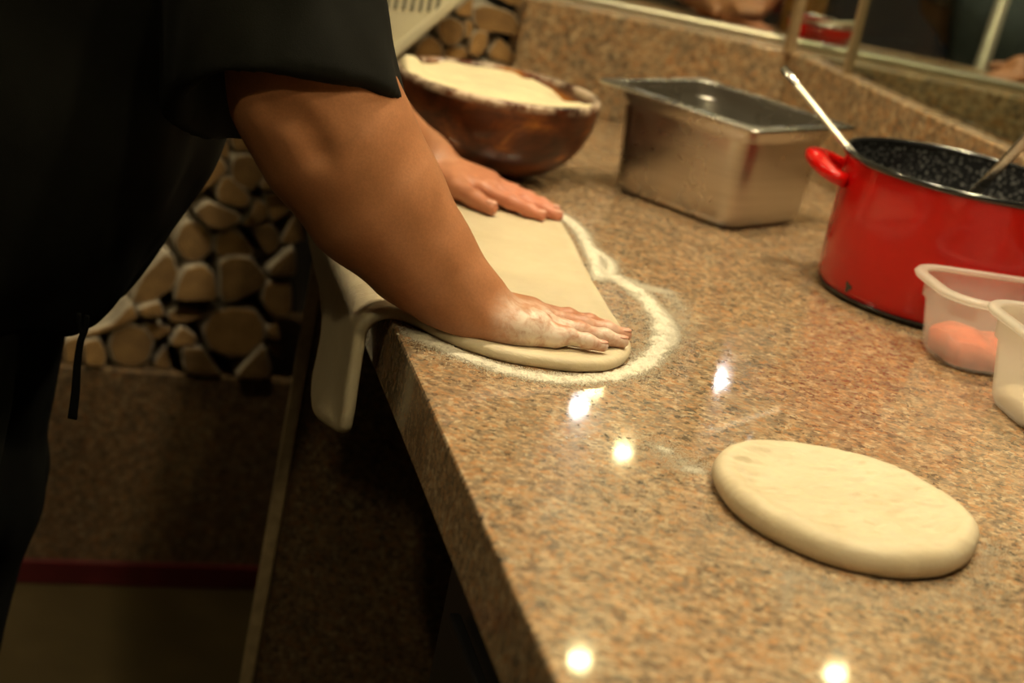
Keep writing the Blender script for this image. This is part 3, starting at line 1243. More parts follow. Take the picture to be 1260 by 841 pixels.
def grains(cent, size):
    """tiny tetrahedra"""
    n = len(cent)
    base = np.array([(1, 1, 1), (-1, -1, 1), (-1, 1, -1), (1, -1, -1)], float)
    ang = rng.uniform(0, 6.28, n)
    ca, sa = np.cos(ang), np.sin(ang)
    b = base[None] * size[:, None, None]
    x = b[:, :, 0] * ca[:, None] - b[:, :, 1] * sa[:, None]
    y = b[:, :, 0] * sa[:, None] + b[:, :, 1] * ca[:, None]
    V = np.stack([x + cent[:, None, 0], y + cent[:, None, 1], b[:, :, 2] * .6 + cent[:, None, 2]], 2).reshape(-1, 3)
    o = (np.arange(n) * 4)[:, None, None]
    Fc = (np.array([(0, 1, 2), (0, 3, 1), (0, 2, 3), (1, 3, 2)])[None] + o).reshape(-1, 3)
    return V, Fc


def tri_obj(name, V, Fc, mat, origin):
    me = bpy.data.meshes.new(name)
    me.vertices.add(len(V))
    me.vertices.foreach_set('co', (V - np.asarray(origin)).ravel())
    me.loops.add(len(Fc) * 3)
    me.loops.foreach_set('vertex_index', Fc.ravel().astype(np.int32))
    me.polygons.add(len(Fc))
    me.polygons.foreach_set('loop_start', np.arange(0, len(Fc) * 3, 3))
    me.update(calc_edges=True)
    me.materials.append(mat)
    o = bpy.data.objects.new(name, me)
    COL.objects.link(o)
    o.location = origin
    return o


pts, sz = [], []


def strew(px, hw, n, s0, s1, soft=1.0):
    c = catmull([onz(*q)[:2] for q in px], 20)
    i = rng.integers(0, len(c), n)
    p = c[i] + rng.normal(0, hw * soft, (n, 2))
    pts.append(p)
    sz.append(rng.uniform(s0, s1, n))


for px, hw, hh in FL:
    strew(px, hw * .60, int(22000 * len(px) / 10), .0003, .0007)
    strew(px, hw * 1.5, int(4500 * len(px) / 10), .0002, .0005)
strew([(752, 338), (790, 352), (820, 362), (836, 378), (842, 402)], .008, 3500, .0002, .0005)
strew([(770, 345), (800, 356), (828, 360)], .006, 1800, .0002, .0005)
keep = np.vstack(pts)
szk = np.concatenate(sz)
dsg = poly_sd(outl, np.column_stack([(keep - EDGE0) @ EDIR, -((keep - EDGE0) @ ELEFT)]))
ok = (dsg > .001) & (((keep - EDGE0) @ ELEFT) < -.003)
keep, szk = keep[ok], szk[ok]
V, Fc = grains(np.column_stack([keep, TOP + szk * .5]), szk)
gr = tri_obj('flour_dust', V, Fc, M['flour'], (.05, 2.0, TOP))
tag(gr, 'loose flour grains around the ring beside the dough sheet', 'flour', None, 'stuff')
pts, sz = [], []
strew([(800, 545), (830, 565), (860, 580)], .014, 2600, .0002, .00045)
strew([(812, 552), (822, 556)], .003, 260, .0004, .0008)
strew([(842, 578), (862, 580)], .004, 500, .0003, .0007)
strew([(905, 550), (935, 549)], .006, 700, .0002, .0005)
strew([(880, 640), (940, 690), (1000, 715), (1080, 735)], .016, 4200, .0002, .0004)
strew([(972, 705), (968, 730), (962, 755)], .004, 900, .0002, .0004)
strew([(1090, 735), (1150, 735), (1200, 715), (1216, 690), (1215, 670)], .012, 3600, .0002, .0004)
strew([(1195, 735), (1215, 745), (1240, 760)], .012, 700, .0002, .0004)
strew([(700, 640), (790, 610), (870, 640)], .035, 2500, .00015, .0003)
keep = np.vstack(pts)
szk = np.concatenate(sz)
ok = poly_sd(dk, keep) > .001
keep, szk = keep[ok], szk[ok]
V, Fc = grains(np.column_stack([keep, TOP + szk * .5]), szk)
gr = tri_obj('flour_dust', V, Fc, M['flour'], (.3, 1.6, TOP))
tag(gr, 'faint flour dusting around the thick oval dough at the front', 'flour', None, 'stuff')

# ------------------------------------------------------------------ wooden bowl of flour
BC = (-.088, 2.755, TOP)
BR = .143
bh = .112
pr = []
for t in np.linspace(0, 1, 22):
    r = .052 + (BR - .052) * math.sin(t * math.pi / 2) ** .80
    z = .004 + bh * (1 - math.cos(t * math.pi / 2)) ** .88
    pr.append((r, z))
prof = [(0, 0.004), (.044, .004), (.047, 0.0), (.052, 0.0)] + pr
prof += [(BR - .002, bh + .008), (BR - .007, bh + .008), (BR - .011, bh + .003)]
prof += [(r - .011, z + .004) for r, z in pr[::-1] if r > .06] + [(.0, .020)]
bw = thing('wooden_bowl', 'large round varnished dark wooden bowl with a floury rim', 'bowl', BC)
mobj('bowl_body', lathe(prof, BC, 96), M['bowl'], bw)
# flour heap filling it (heightfield with a rounded underside)
na, nr = 96, 26
hv = []
for i in range(nr + 1):
    rr = i / nr
    for k in range(na):
        a = 2 * math.pi * k / na
        hv.append((rr * math.cos(a), rr * math.sin(a)))
hv = np.array(hv)
rr = np.hypot(hv[:, 0], hv[:, 1])
RF = BR - .004
q2 = hv * RF
zt = bh - .000 + .004 * (1 - rr ** 2) + .0035 * vnoise(q2, 26, 31) + .002 * vnoise(q2, 70, 32) + .0008 * vnoise(q2, 170, 33)
lc = np.array([-.92, -.25])
zt += .024 * np.exp(-((hv - lc) ** 2).sum(1) / .040) + .008 * np.exp(-((hv - np.array([-.6, -.75])) ** 2).sum(1) / .05)
zt += .012 * np.exp(-((hv - np.array([.90, -.38])) ** 2).sum(1) / .020)
hol = np.exp(-((hv - np.array([.80, .50])) ** 2).sum(1) / .10)
zt -= .028 * hol
lim = np.where(rr > .95, bh + .006, 1)
zt = np.where(rr > .985, np.minimum(zt, bh + .0085 + .006 * vnoise(q2, 40, 34) + .012 * np.exp(-((hv - lc) ** 2).sum(1) / .1)), zt)
V = np.column_stack([q2 + np.array(BC[:2]), BC[2] + zt])
Fc = [(i * na + k, (i + 1) * na + k, (i + 1) * na + (k + 1) % na, i * na + (k + 1) % na) for i in range(nr) for k in range(na)]
nb0 = len(V)
und = np.column_stack([q2[-na:] * .80 + np.array(BC[:2]), np.full(na, BC[2] + .045)])
V = np.vstack([V, und])
Fc += [(nr * na + k, nb0 + k, nb0 + (k + 1) % na, nr * na + (k + 1) % na) for k in range(na)] + [tuple(range(nb0, nb0 + na))]
hp = mobj('flour_heap', (V, Fc), M['bowl_flour'], None, (BC[0], BC[1], BC[2] + .045))
tag(hp, 'cream coloured lumpy flour filling the wooden bowl', 'flour', None, 'stuff')

# ------------------------------------------------------------------ steel gastronorm pan
PH = .148
cn = [onz(x, y, TOP + PH) for x, y in [(740, 98), (938, 164), (1034, 152), (862, 96)]]
pc = sum(cn) / 4 + np.array([.004, 0, 0])
pyaw = math.atan2(cn[1][1] - cn[0][1], cn[1][0] - cn[0][0])
plx = 1.05 * (np.linalg.norm((cn[1] - cn[0])[:2]) + np.linalg.norm((cn[2] - cn[3])[:2])) / 4
ply = 1.04 * (np.linalg.norm((cn[2] - cn[1])[:2]) + np.linalg.norm((cn[3] - cn[0])[:2])) / 4
pn = thing('steel_pan', 'deep rectangular stainless steel food pan between bowl and red pot', 'pan', (pc[0], pc[1], TOP))
hx, hy = plx - .020, ply - .020


def pl_(dx, r, z):
    return rrect(pc, hx + dx, hy + dx, r, pyaw, TOP + z, 8)


outer = [pl_(-.040, .015, .0), pl_(-.022, .024, .0006), pl_(-.014, .03, .006), pl_(-.011, .034, .016), pl_(-.003, .034, .120), pl_(-.0025, .034, .128), pl_(.001, .032, .131), pl_(.001, .031, PH - .004),
         pl_(.003, .031, PH - .001)]
inner = [pl_(-.003, .028, PH), pl_(-.003, .030, .129), pl_(-.005, .032, .12), pl_(-.013, .032, .017), pl_(-.018, .028, .007), pl_(-.04, .015, .002)]
mobj('pan_body', loft(outer + inner), M['steel'], pn, sharp=60)
rim = [pl_(-.003, .028, PH), pl_(.004, .022, PH + .002), pl_(.018, .012, PH + .001), pl_(.0205, .011, PH - .001), pl_(.0195, .011, PH - .004), pl_(.017, .011, PH - .003), pl_(.003, .022, PH - .002)]
mobj('rim', loft(rim, closed=True), M['steel_shiny'], pn)

# ------------------------------------------------------------------ red enamel stock pot with two ladles
PC = np.array([.507, 2.483, TOP])
PR = .150
ph = .171
pt = thing('enamel_pot', 'big red enamel stock pot with black rim beside the steel pan', 'pot', PC)
body = [(.0, .003), (PR - .018, .003), (PR - .010, .0035), (PR - .003, .009), (PR, .018), (PR, ph)]
mobj('pot_body', lathe(body, PC, 96), M['red'], pt)
mobj('base_ring', lathe([(PR - .022, 0), (PR - .012, .0), (PR - .004, .0045), (PR - .001, .0085), (PR - .005, .0095), (PR - .022, .004)], PC, 96, True), M['black_enamel'], pt)
a = np.linspace(0, 2 * np.pi, 10, endpoint=False)
mobj('rim', lathe([(PR + .0005 + .0042 * math.cos(t), ph + .0042 * math.sin(t)) for t in a], PC, 96, True), M['black_enamel'], pt)
li = mobj('inner_lining', lathe([(PR - .0025, ph), (PR - .0025, .02), (PR - .012, .008), (0, .007)], PC, 96), M['speckle'], pt)
li['label'] = 'grey speckled black enamel inside'
for ang in (math.radians(172), math.radians(-8)):
    d = np.array([math.cos(ang), math.sin(ang), 0])
    sd_ = np.array([-d[1], d[0], 0])
    arc = []
    for t in np.linspace(0, math.pi, 15):
        s_ = .050 * math.cos(t)
        o_ = PR - .004 - .006 * abs(math.cos(t)) + .040 * math.sin(t) ** .7
        arc.append(PC + d * o_ + sd_ * s_ + np.array([0, 0, ph - .030 - .004 * math.cos(t) ** 2 + .010 * math.sin(t)]))
    mobj('handle', tube(arc, 1.0, 12, (.0135, .0085)), M['red'], pt)
# a chip in the enamel near the foot
ch = P(1043, 366, 2.41)
cang = math.atan2(2.398 - PC[1], .388 - PC[0])
cv = []
for k in range(14):
    t = 2 * math.pi * k / 14
    r_ = .0055 * (1 + .35 * math.sin(3 * t + 1))
    aa = cang + r_ * math.cos(t) / PR
    cv.append((PC[0] + (PR + .0004) * math.cos(aa), PC[1] + (PR + .0004) * math.sin(aa), TOP + .021 + r_ * 1.1 * math.sin(t)))
mobj('enamel_chip', (np.array(cv), [tuple(range(14))]), M['black_enamel'], pt, smooth=False)['label'] = 'black chip in the red enamel'


def ladle(name, tip, rimp, zend, width, lab, bowl_r=.036):
    tip, rimp = np.asarray(tip), np.asarray(rimp)
    d = (rimp - tip) / np.linalg.norm(rimp - tip)
    L = (tip[2] - zend) / -d[2]
    end = tip + d * L
    lt_ = thing(name, lab, 'ladle', (end[0], end[1], zend - .012))
    pts_ = [tip + d * t for t in np.linspace(0, L, 14)]
    mobj('handle', tube(pts_, np.linspace(1.0, .7, 14), 10, (width, .0022), up=(0.3, -1, 0.2)), M['steel_shiny'], lt_)
    pr_ = [(0, -.012), (bowl_r * .6, -.009), (bowl_r * .95, .006), (bowl_r, .016), (bowl_r - .002, .016), (bowl_r * .9, .006), (bowl_r * .55, -.006), (0, -.009)]
    mobj('scoop', lathe(pr_, (end[0], end[1], zend), 32), M['steel_shiny'], lt_)


ladle('ladle', P(963, 83, 2.535), P(1044, 182, 2.49), TOP + .024, .0052, 'steel ladle with a thin handle leaning left over the pot rim')
ladle('ladle', P(1290, 143, 2.37), P(1200, 237, 2.385), TOP + .024, .0078, 'flat handled steel ladle leaning right, out of the front of the pot')


# ------------------------------------------------------------------ translucent plastic tubs
def tub(name, corner_px, yaw, hx, hy, h, lab, food, fmat, foodlab, fh, pmat, r=.040):
    ca, sa = math.cos(yaw), math.sin(yaw)
    ex, ey = np.array([ca, sa, 0]), np.array([-sa, ca, 0])
    c0 = onz(*corner_px, TOP + h)              # left corner of the rim
    cc = c0 + ex * (hx + .021 - .3 * r) - ey * (hy + .021 - .3 * r)
    cc[2] = TOP
    tb = thing(name, lab, 'container', (cc[0], cc[1], TOP))
    L = lambda dx, rr_, z: rrect(cc, hx + dx, hy + dx, rr_, yaw, TOP + z, 8)
    o_ = [L(-.016, r - .008, 0), L(-.006, r, .002), L(-.002, r, .010), L(.005, r, h * .70), L(.008, r, h * .72), L(.0095, r, h)]
    i_ = [L(.008, r, h), L(.0065, r, h * .72 + .001), L(.0035, r, h * .70 + .001), L(-.0035, r, .010), L(-.007, r - .002, .004), L(-.016, r - .008, .002)]
    mobj('tub_body', loft(o_ + i_), pmat, tb, sharp=60)
    rm = [L(.008, r, h), L(.010, r, h + .004), L(.019, r + .006, h + .0035), L(.021, r + .006, h), L(.019, r + .006, h - .004), L(.0175, r + .006, h - .001), L(.011, r, h - .001)]
    mobj('rim', loft(rm, closed=True), M['plastic_rim'], tb)
    # contents
    n_ = 28
    u = np.linspace(-1, 1, n_)
    X, Yg = np.meshgrid(u, u, indexing='ij')
    g2 = np.column_stack([X.ravel() * (hx - .008), Yg.ravel() * (hy - .008)])
    # squeeze the square grid into the rounded corners
    rad = np.maximum(np.abs(X), np.abs(Yg)).ravel()
    cr = np.clip((np.abs(X) * np.abs(Yg)).ravel() - .55, 0, 1) / .45
    g2 = g2 * (1 - .13 * cr)[:, None]
    zz = fh * (1 + .28 * vnoise(g2, 22, 41) + .12 * vnoise(g2, 60, 42)) - .004 * rad
    Vt = np.column_stack([cc[0] + g2[:, 0] * ca - g2[:, 1] * sa, cc[1] + g2[:, 0] * sa + g2[:, 1] * ca, TOP + np.maximum(zz, .008)])
    Vb = Vt.copy()
    Vb[:, 2] = TOP + .0045
    Vb[:, :2] = cc[:2] + (Vb[:, :2] - cc[:2]) * .95
    Ff = [(i * n_ + k, (i + 1) * n_ + k, (i + 1) * n_ + k + 1, i * n_ + k + 1) for i in range(n_ - 1) for k in range(n_ - 1)]
    m_ = n_ * n_
    Fb = [tuple(q + m_ for q in reversed(fq)) for fq in Ff]
    ring = [i * n_ for i in range(n_)] + [(n_ - 1) * n_ + k for k in range(1, n_)] + [i * n_ + n_ - 1 for i in range(n_ - 2, -1, -1)] + [k for k in range(n_ - 2, 0, -1)]
    Fs = [(ring[i], ring[i] + m_, ring[(i + 1) % len(ring)] + m_, ring[(i + 1) % len(ring)]) for i in range(len(ring))]
    fd = mobj(food, (np.vstack([Vt, Vb]), Ff + Fb + Fs), fmat, None, (cc[0], cc[1], TOP + .004))
    tag(fd, foodlab, 'food', None, 'stuff')


tub('plastic_tub', (1127, 328), math.radians(14), .085, .056, .086, 'clear plastic tub with pink contents in front of the red pot', 'pink_filling', M['pink_food'],
    'pink filling in the bottom of the tub before the red pot', .034, M['plastic'])
tub('plastic_tub', (1216, 372), math.radians(14), .085, .070, .100, 'cloudy plastic tub with pale contents at the right picture edge', 'pale_filling', M['pale_food'],
    'pale filling in the bottom of the nearest tub', .022, M['plastic_cloudy'])


# ================================================================== the cook
BO = np.array(BODY_ORIGIN)


def frame(ang, flip):
    """hand axes: h along the fingers, w towards the thumb, n up"""
    h = np.array([math.cos(ang), math.sin(ang), 0])
    wv = np.array([-math.sin(ang), math.cos(ang), 0]) * (1 if not flip else -1)
    return h, wv, np.array([0, 0, 1.0])


NAILS = []


def hand(b, W, ang, flip, sc, z0, thumb, wrist_n):
    h, wv, n = frame(ang, flip)
    W = np.array([W[0], W[1], z0])
    X = lambda a, c, d: W + (h * a + wv * c + n * d) * sc
    rot = np.column_stack([h, wv, n])
    b.rbox(X(.050, -.002, .0165), np.array([.042, .034, .0125]) * sc, .011 * sc, rot, .016)
    b.cone(X(.000, .0, wrist_n), X(.045, 0, .019), .027 * sc, .019 * sc, .022)
    b.cone(X(.006, -.020, .020), X(.062, -.033, .0145), .0185 * sc, .0135 * sc, .018)          # little-finger side pad
    b.cone(X(.012, .020, .020), X(.060, .034, .015), .0175 * sc, .0135 * sc, .018)             # thumb side pad
    fing = [  # knuckle (h, w), lengths, radii, splay
        ((.092, .0265), (.042, .025, .020), (.0102, .0092, .0084, .0070), 2.0),
        ((.097, .0060), (.046, .029, .021), (.0104, .0094, .0086, .0072), 0.0),
        ((.091, -.0140), (.042, .027, .021), (.0099, .0089, .0081, .0068), -3.0),
        ((.080, -.0320), (.033, .021, .018), (.0088, .0078, .0071, .0060), -7.0)]
    for (k, ln, rd, sp) in fing:
        a = math.radians(sp)
        d = np.array([math.cos(a), math.sin(a)])
        p = np.array(k)
        q = [X(p[0] - .055, p[1] * .55, .022), X(p[0], p[1], .0200)]
        b.cone(q[0], q[1], .009 * sc, rd[0] * sc * 1.08, .014)
        hts = (.0132, .0100, .0074)
        prev, pz, pr = p, .0185, rd[0]
        for s in range(3):
            nx = prev + d * ln[s]
            b.cone(X(prev[0], prev[1], pz), X(nx[0], nx[1], hts[s]), pr * sc, rd[s + 1] * sc, .0045)
            if s < 2:
                b.ell(X(nx[0], nx[1], hts[s] + .0012), np.array([.0085, rd[s + 1] * 1.02, rd[s + 1] * 1.0]) * sc, .005, rot=rot)
            prev, pz, pr = nx, hts[s], rd[s + 1]
        tip = prev - d * .002
        NAILS.append((X(tip[0], tip[1], hts[2] + rd[3] * .80), rot @ np.array([[d[0], -d[1], 0], [d[1], d[0], 0], [0, 0, 1]]), rd[3] * sc))
    b.cone(X(.035, -.034, .0125), X(.098, -.0395, .0088), .0122 * sc, .0084 * sc, .012)
    b.cone(X(.050, -.010, .013), X(.100, -.026, .0098), .0120 * sc, .0090 * sc, .012)
    c0, c1, c2, c3 = thumb
    b.cone(X(.016, .012, .020), X(*c1), .0165 * sc, .0125 * sc, .016)
    b.cone(X(*c1), X(*c2), .0125 * sc, .0112 * sc, .008)
    b.cone(X(*c2), X(*c3), .0112 * sc, .0090 * sc, .006)
    d = (np.array(c3) - np.array(c2))[:2]
    d /= np.linalg.norm(d)
    NAILS.append((X(c3[0] - d[0] * .003, c3[1] - d[1] * .003, c3[2] + .0076), rot @ np.array([[d[0], -d[1], 0], [d[1], d[0], 0], [0, 0, 1]]), .0088 * sc))
    return X(0, 0, wrist_n)


body = Body()
ZD = TOP + TH + .0004
# near arm
AR = [(578, 377, 1.937), (554, 354, 1.935), (515, 312, 1.93), (461, 246, 1.925), (414, 172, 1.92), (382, 110, 1.92), (352, 0, 1.93), (332, -150, 1.96)]
AP = [P(*q) for q in AR]
RW = (-.062, 1.926)
body.chain(AP, [.0325, .0395, .052, .067, .074, .075, .067, .062], .02)
wr = hand(body, RW, math.radians(20), False, .97, ZD, ((.02, .02, .016), (.056, .046, .016), (.086, .050, .012), (.112, .047, .0095)), .036)
body.cone(wr, AP[0], .029, .0325, .02)
body.cone(AP[0] + np.array([0, 0, -.004]), wr + np.array([.015, .004, -.010]), .030, .024, .02)
# far arm
LW = (-.152, 2.528)
LE = P(320, 25, 2.44)
LS = np.array([-.40, 2.37, 1.335])
wl = hand(body, LW, math.radians(-17.7), True, .97, ZD, ((.02, .02, .018), (.064, .050, .017), (.098, .064, .013), (.126, .074, .0098)), .034)
body.chain([wl, wl + (LE - wl) * .35, wl + (LE - wl) * .75, LE, LS], [.029, .040, .052, .056, .072], .02)
# shoulders, trunk, neck, head
RS = AP[-1]
body.cone(RS, (-.40, 2.06, 1.36), .075, .085, .03)
body.cone(LS, (-.40, 2.26, 1.36), .072, .085, .03)
body.chain([(-.60, 2.16, .84), (-.555, 2.16, .98), (-.46, 2.16, 1.20), (-.40, 2.16, 1.33)], [.125, .150, .140, .10], .04, ys=.75, yc=2.16)
HC = np.array([-.235, 2.16, 1.565])
body.cone((-.375, 2.16, 1.36), (-.285, 2.16, 1.50), .062, .060, .03)
fdir = np.array([.80, 0, -.60])                # the face looks down at the dough
fup = np.array([.60, 0, .80])
fs = np.array([0, 1.0, 0])
FR = np.column_stack([fdir, fs, fup])
body.ell(HC + fup * .022, (.098, .076, .098), .02, rot=FR)
body.ell(HC + fdir * .022 - fup * .055, (.066, .058, .062), .03, rot=FR)
body.cone(HC + fdir * .096 + fup * .012, HC + fdir * .112 - fup * .022, .008, .013, .012)     # nose
for s in (-1, 1):
    body.ell(HC + fdir * .085 + fs * s * .031 + fup * .008, (.014, .017, .011), .012, '-', FR)
    body.ell(HC + fdir * .072 + fs * s * .031 + fup * .007, (.014, .014, .012), .003, '+', FR)
    body.ell(HC - fdir * .005 + fs * s * .078 - fup * .005, (.020, .010, .030), .006, '+', FR)
body.cone(HC + fdir * .086 - fs * .022 - fup * .058, HC + fdir * .086 + fs * .022 - fup * .058, .0065, .0065, .006)
body.cone(HC + fdir * .083 - fs * .018 - fup * .070, HC + fdir * .083 + fs * .018 - fup * .070, .007, .007, .006)
# crease of the bent elbow
body.chain([P(328, 138, 1.838), P(352, 146, 1.828), P(378, 166, 1.828), P(392, 190, 1.838)], [.002, .003, .003, .002], .028, op='-')
body.plane((0, 0, .80), (0, 0, -1))
v, f = body.mesh((-.80, 1.76, .79), (.16, 2.62, 1.72), .0026)
v, f = relax((v, f), 3)
v[:, 2] = np.where((v[:, 0] > -.22) & (v[:, 2] < ZD - .0002), ZD - .0002, v[:, 2])
person = mobj('person', (v, f), M['skin'], None, BO)
tag(person, 'person in black T-shirt leaning over worktop, both palms pressing a dough sheet', 'person')
for c, R3, r in NAILS:
    th = np.linspace(0, math.pi, 9)
    vv, ff = lathe([(math.sin(t), math.cos(t)) for t in th], (0, 0, 0), 14)
    vv = vv * np.array([r * 1.15, r * .80, r * .28])
    mobj('fingernail', (c + vv @ R3.T, ff), M['nail'], person)
for s in (-1, 1):
    ec = HC + fdir * .079 + fs * s * .031 + fup * .007
    vv, ff = lathe([(.0095 * math.sin(t), .0095 * math.cos(t)) for t in np.linspace(0, math.pi, 9)], ec, 16)
    mobj('eye', (vv, ff), M['black_enamel'], person)


def folds(vf, amp, seed, sc=(14, 14, 5)):
    v, f = vf
    f = np.asarray(f)
    n = np.zeros_like(v)
    fn_ = np.cross(v[f[:, 2]] - v[f[:, 0]], v[f[:, 3]] - v[f[:, 1]])
    for k in range(4):
        np.add.at(n, f[:, k], fn_)
    n /= np.maximum(np.linalg.norm(n, axis=1), 1e-12)[:, None]
    d = vnoise(v * np.array(sc), 1.0, seed) + .4 * vnoise(v * np.array(sc) * 2.3, 1.0, seed + 1)
    return v + n * (amp * d)[:, None], f


# T-shirt
sh = Body()
SO = P(347, 138, 1.925)                          # middle of the near sleeve's opening
sh.cone(P(322, -150, 1.96), P(355, 165, 1.92), .083, .1225, .02)
sh.cone(P(350, 100, 1.925), P(360, 240, 1.92), .094, .112, .006, op='-')
sh.plane(SO, -_U - .20 * _F, .008)
lo_ = LS + (LE - LS) * .62
sh2 = Body()
sh2.cone(LS, LS + (LE - LS) * .75, .088, .095, .02)
sh2.cone(LS + (LE - LS) * .35, LS + (LE - LS) * .9, .082, .092, .006, op='-')
sh2.plane(lo_, (LE - LS), .003)
sh.fn(lambda x: sh2.ev(x), .004)
sh.cone(RS, (-.41, 2.06, 1.35), .088, .095, .04)
sh.cone(LS, (-.41, 2.26, 1.35), .086, .095, .04)
sh.chain([(-.625, 2.15, .79), (-.585, 2.15, .90), (-.545, 2.15, 1.02), (-.465, 2.15, 1.20), (-.42, 2.15, 1.36)],
         [.150, .168, .180, .165, .115], .05, ys=.78, yc=2.15)
sh.cone((-.63, 2.15, .70), (-.605, 2.15, .84), .150, .135, .01, op='-', ys=.78, yc=2.15)
sh.plane((-.5, 2.15, .782), (.06, 0, -1), .006)
sh.cone((-.38, 2.16, 1.40), (-.27, 2.16, 1.56), .068, .09, .01, op='-')
v, f = sh.mesh((-.90, 1.74, .76), (-.10, 2.62, 1.52), .0045)
v, f = folds(relax((v, f), 5), .009, 61)
ts = mobj('t_shirt', (v, f), M['shirt'], person)
ts['label'] = 'black short sleeved T-shirt'
# trousers
tr = Body()
tr.ell((-.635, 2.15, .83), (.145, .20, .13), .06)
for yy in (2.055, 2.25):
    tr.chain([(-.625, yy, .80), (-.612, yy - .01, .50), (-.64, yy, .09)], [.112, .090, .078], .05)
tr.plane((0, 0, .055), (0, 0, -1))
tr.plane((0, 0, .93), (0, 0, 1))
v, f = tr.mesh((-.88, 1.86, .04), (-.38, 2.44, .95), .0065)
v, f = folds(relax((v, f), 2), .007, 71, (16, 16, 9))
mobj('trousers', (v, f), M['trousers'], person)['label'] = 'black trousers'
tp = catmull([P(107, 388, 2.0), P(105, 405, 2.0), P(99, 421, 2.0), P(95, 450, 2.0), P(93, 482, 2.0), P(89, 516, 2.0)], 6)
mobj('waist_tie', tube(tp, np.linspace(.55, 1, len(tp)), 8, (.0052, .0012), up=(0, 1, 0)), M['tie'], person)['label'] = 'dangling black tape at the waist'
tp = catmull([P(97, 386, 2.0), P(98, 402, 2.0), P(101, 414, 2.0), P(98, 423, 2.0)], 6)
mobj('waist_tie', tube(tp, 1.0, 8, (.0025, .0012), up=(0, 1, 0)), M['tie'], person)
for yy in (2.05, 2.255):
    so = Body()
    so.ell((-.585, yy, .050), (.140, .050, .048), .02)
    so.cone((-.64, yy, .06), (-.64, yy, .11), .055, .05, .03)
    so.plane((0, 0, .001), (0, 0, -1))
    mobj('shoe', relax(so.mesh((-.76, yy - .08, -.01), (-.38, yy + .08, .19), .007), 2), M['shoe'], person)
ha = Body()
ha.ell(HC + fup * .030 - fdir * .012, (.104, .083, .102), .01, rot=FR)
ha.ell(HC + fdir * .085 - fup * .015, (.085, .10, .085), .02, '-', FR)
ha.plane(HC - fup * .035, -fup, .01)
mobj('hair', relax(ha.mesh(HC - .16, HC + .16, .006), 2), M['hair'], person)


# ================================================================== the other room, seen through the glass
def guest(label, x, y, face, mats, armpts, base_h=1.68):
    """plain standing figure; face is the direction it looks along the floor"""
    s = base_h / 1.72
    fv = np.array([math.cos(face), math.sin(face), 0])
    sv = np.array([-fv[1], fv[0], 0])
    up = np.array([0, 0, 1.0])
    X = lambda a, c, z: np.array([x, y, 0]) + fv * a + sv * c + up * z * s
    b, c, t = Body(), Body(), Body()
    b.chain([X(0, 0, .95), X(0, 0, 1.15), X(.01, 0, 1.36)], [.12, .125, .11], .04)
    b.cone(X(.01, 0, 1.40), X(.03, 0, 1.52), .055, .052, .03)
    b.ell(X(.05, 0, 1.62), (.09, .08, .115), .02)
    b.cone(X(.135, 0, 1.62), X(.150, 0, 1.59), .008, .013, .012)
    c.chain([X(0, 0, .92), X(0, 0, 1.15), X(.01, 0, 1.38)], [.15, .15, .125], .05)
    for q, sd in ((-1, 0), (1, 1)):
        shd = X(.01, q * .17, 1.39)
        el, wrp = [np.asarray(p_) for p_ in armpts[sd]]
        b.chain([shd, el, wrp], [.052, .042, .028], .02)
        hd_ = (wrp - el) / np.linalg.norm(wrp - el)
        b.cone(wrp, wrp + hd_ * .08, .028, .030, .015)
        for k in range(4):
            o_ = np.cross(hd_, up) * (.021 - .014 * k)
            b.cone(wrp + hd_ * .08 + o_, wrp + hd_ * (.165 - .01 * abs(k - 1)) + o_, .009, .007, .006)
        b.cone(wrp + hd_ * .02 + np.cross(hd_, up) * .02, wrp + hd_ * .08 + np.cross(hd_, up) * .055, .012, .008, .01)
        c.cone(shd, X(0, 0, 1.38), .07, .11, .04)
        c.cone(shd, shd + (el - shd) * .72, .068, .070, .03)
        hip = X(0, q * .09, .90)
        b.chain([hip, X(.01, q * .09, .50), X(0, q * .09, .07)], [.085, .06, .045], .03)
        b.ell(X(.06, q * .09, .04), (.09, .06, .04), .03)
        t.chain([hip, X(.01, q * .09, .50), X(0, q * .09, .10)], [.11, .085, .075], .04)
    t.ell(X(0, 0, .92), (.15, .17, .12), .05)
    b.plane((0, 0, .002), (0, 0, -1))
    allp = np.vstack([X(0, 0, 0)] + [np.asarray(p_) for a_ in armpts for p_ in a_])
    lo, hi = allp.min(0) - .3, allp.max(0) + .3
    lo[2], hi[2] = -.03, 1.85 * s
    vb = relax(b.mesh(lo, hi, .009), 2)
    pr_ = mobj('person', vb, M['skin_plain'], None, (x, y, 0))
    tag(pr_, label, 'person')
    mobj('shirt', folds(relax(c.mesh(lo, hi, .011), 2), .008, 81), mats[0], pr_)
    mobj('trousers', relax(t.mesh(lo, hi, .013), 2), M['trousers'], pr_)
    h_ = Body()
    h_.ell(X(.035, 0, 1.65), (.10, .092, .115), .01)
    h_.ell(X(.16, 0, 1.58), (.10, .10, .10), .02, '-')
    h_.plane(X(0, 0, 1.58), (0, 0, -1), .01)
    mobj('hair', relax(h_.mesh(X(0, 0, 1.62) - .2, X(0, 0, 1.62) + .2, .01), 2), M['hair'], pr_)
    return pr_


M['skin_plain'] = plain('skin_plain', (.46, .20, .10), .5, 0, .1, 20)
# counter on the other side of the glass
BCZ = 1.062
bk = thing('back_counter', 'narrow brown stone service counter running behind the glass', 'counter', (.9, 3.55, 0))
mobj('countertop', box((.95, 3.545, BCZ - .02), (2.1, .25, .04), 0, .004), M['granite_wall'], bk, smooth=False)
mobj('counter_base', box((.95, 3.55, (BCZ - .04) / 2), (2.06, .20, BCZ - .041), 0, .004), M['steel_dark'], bk, smooth=False)

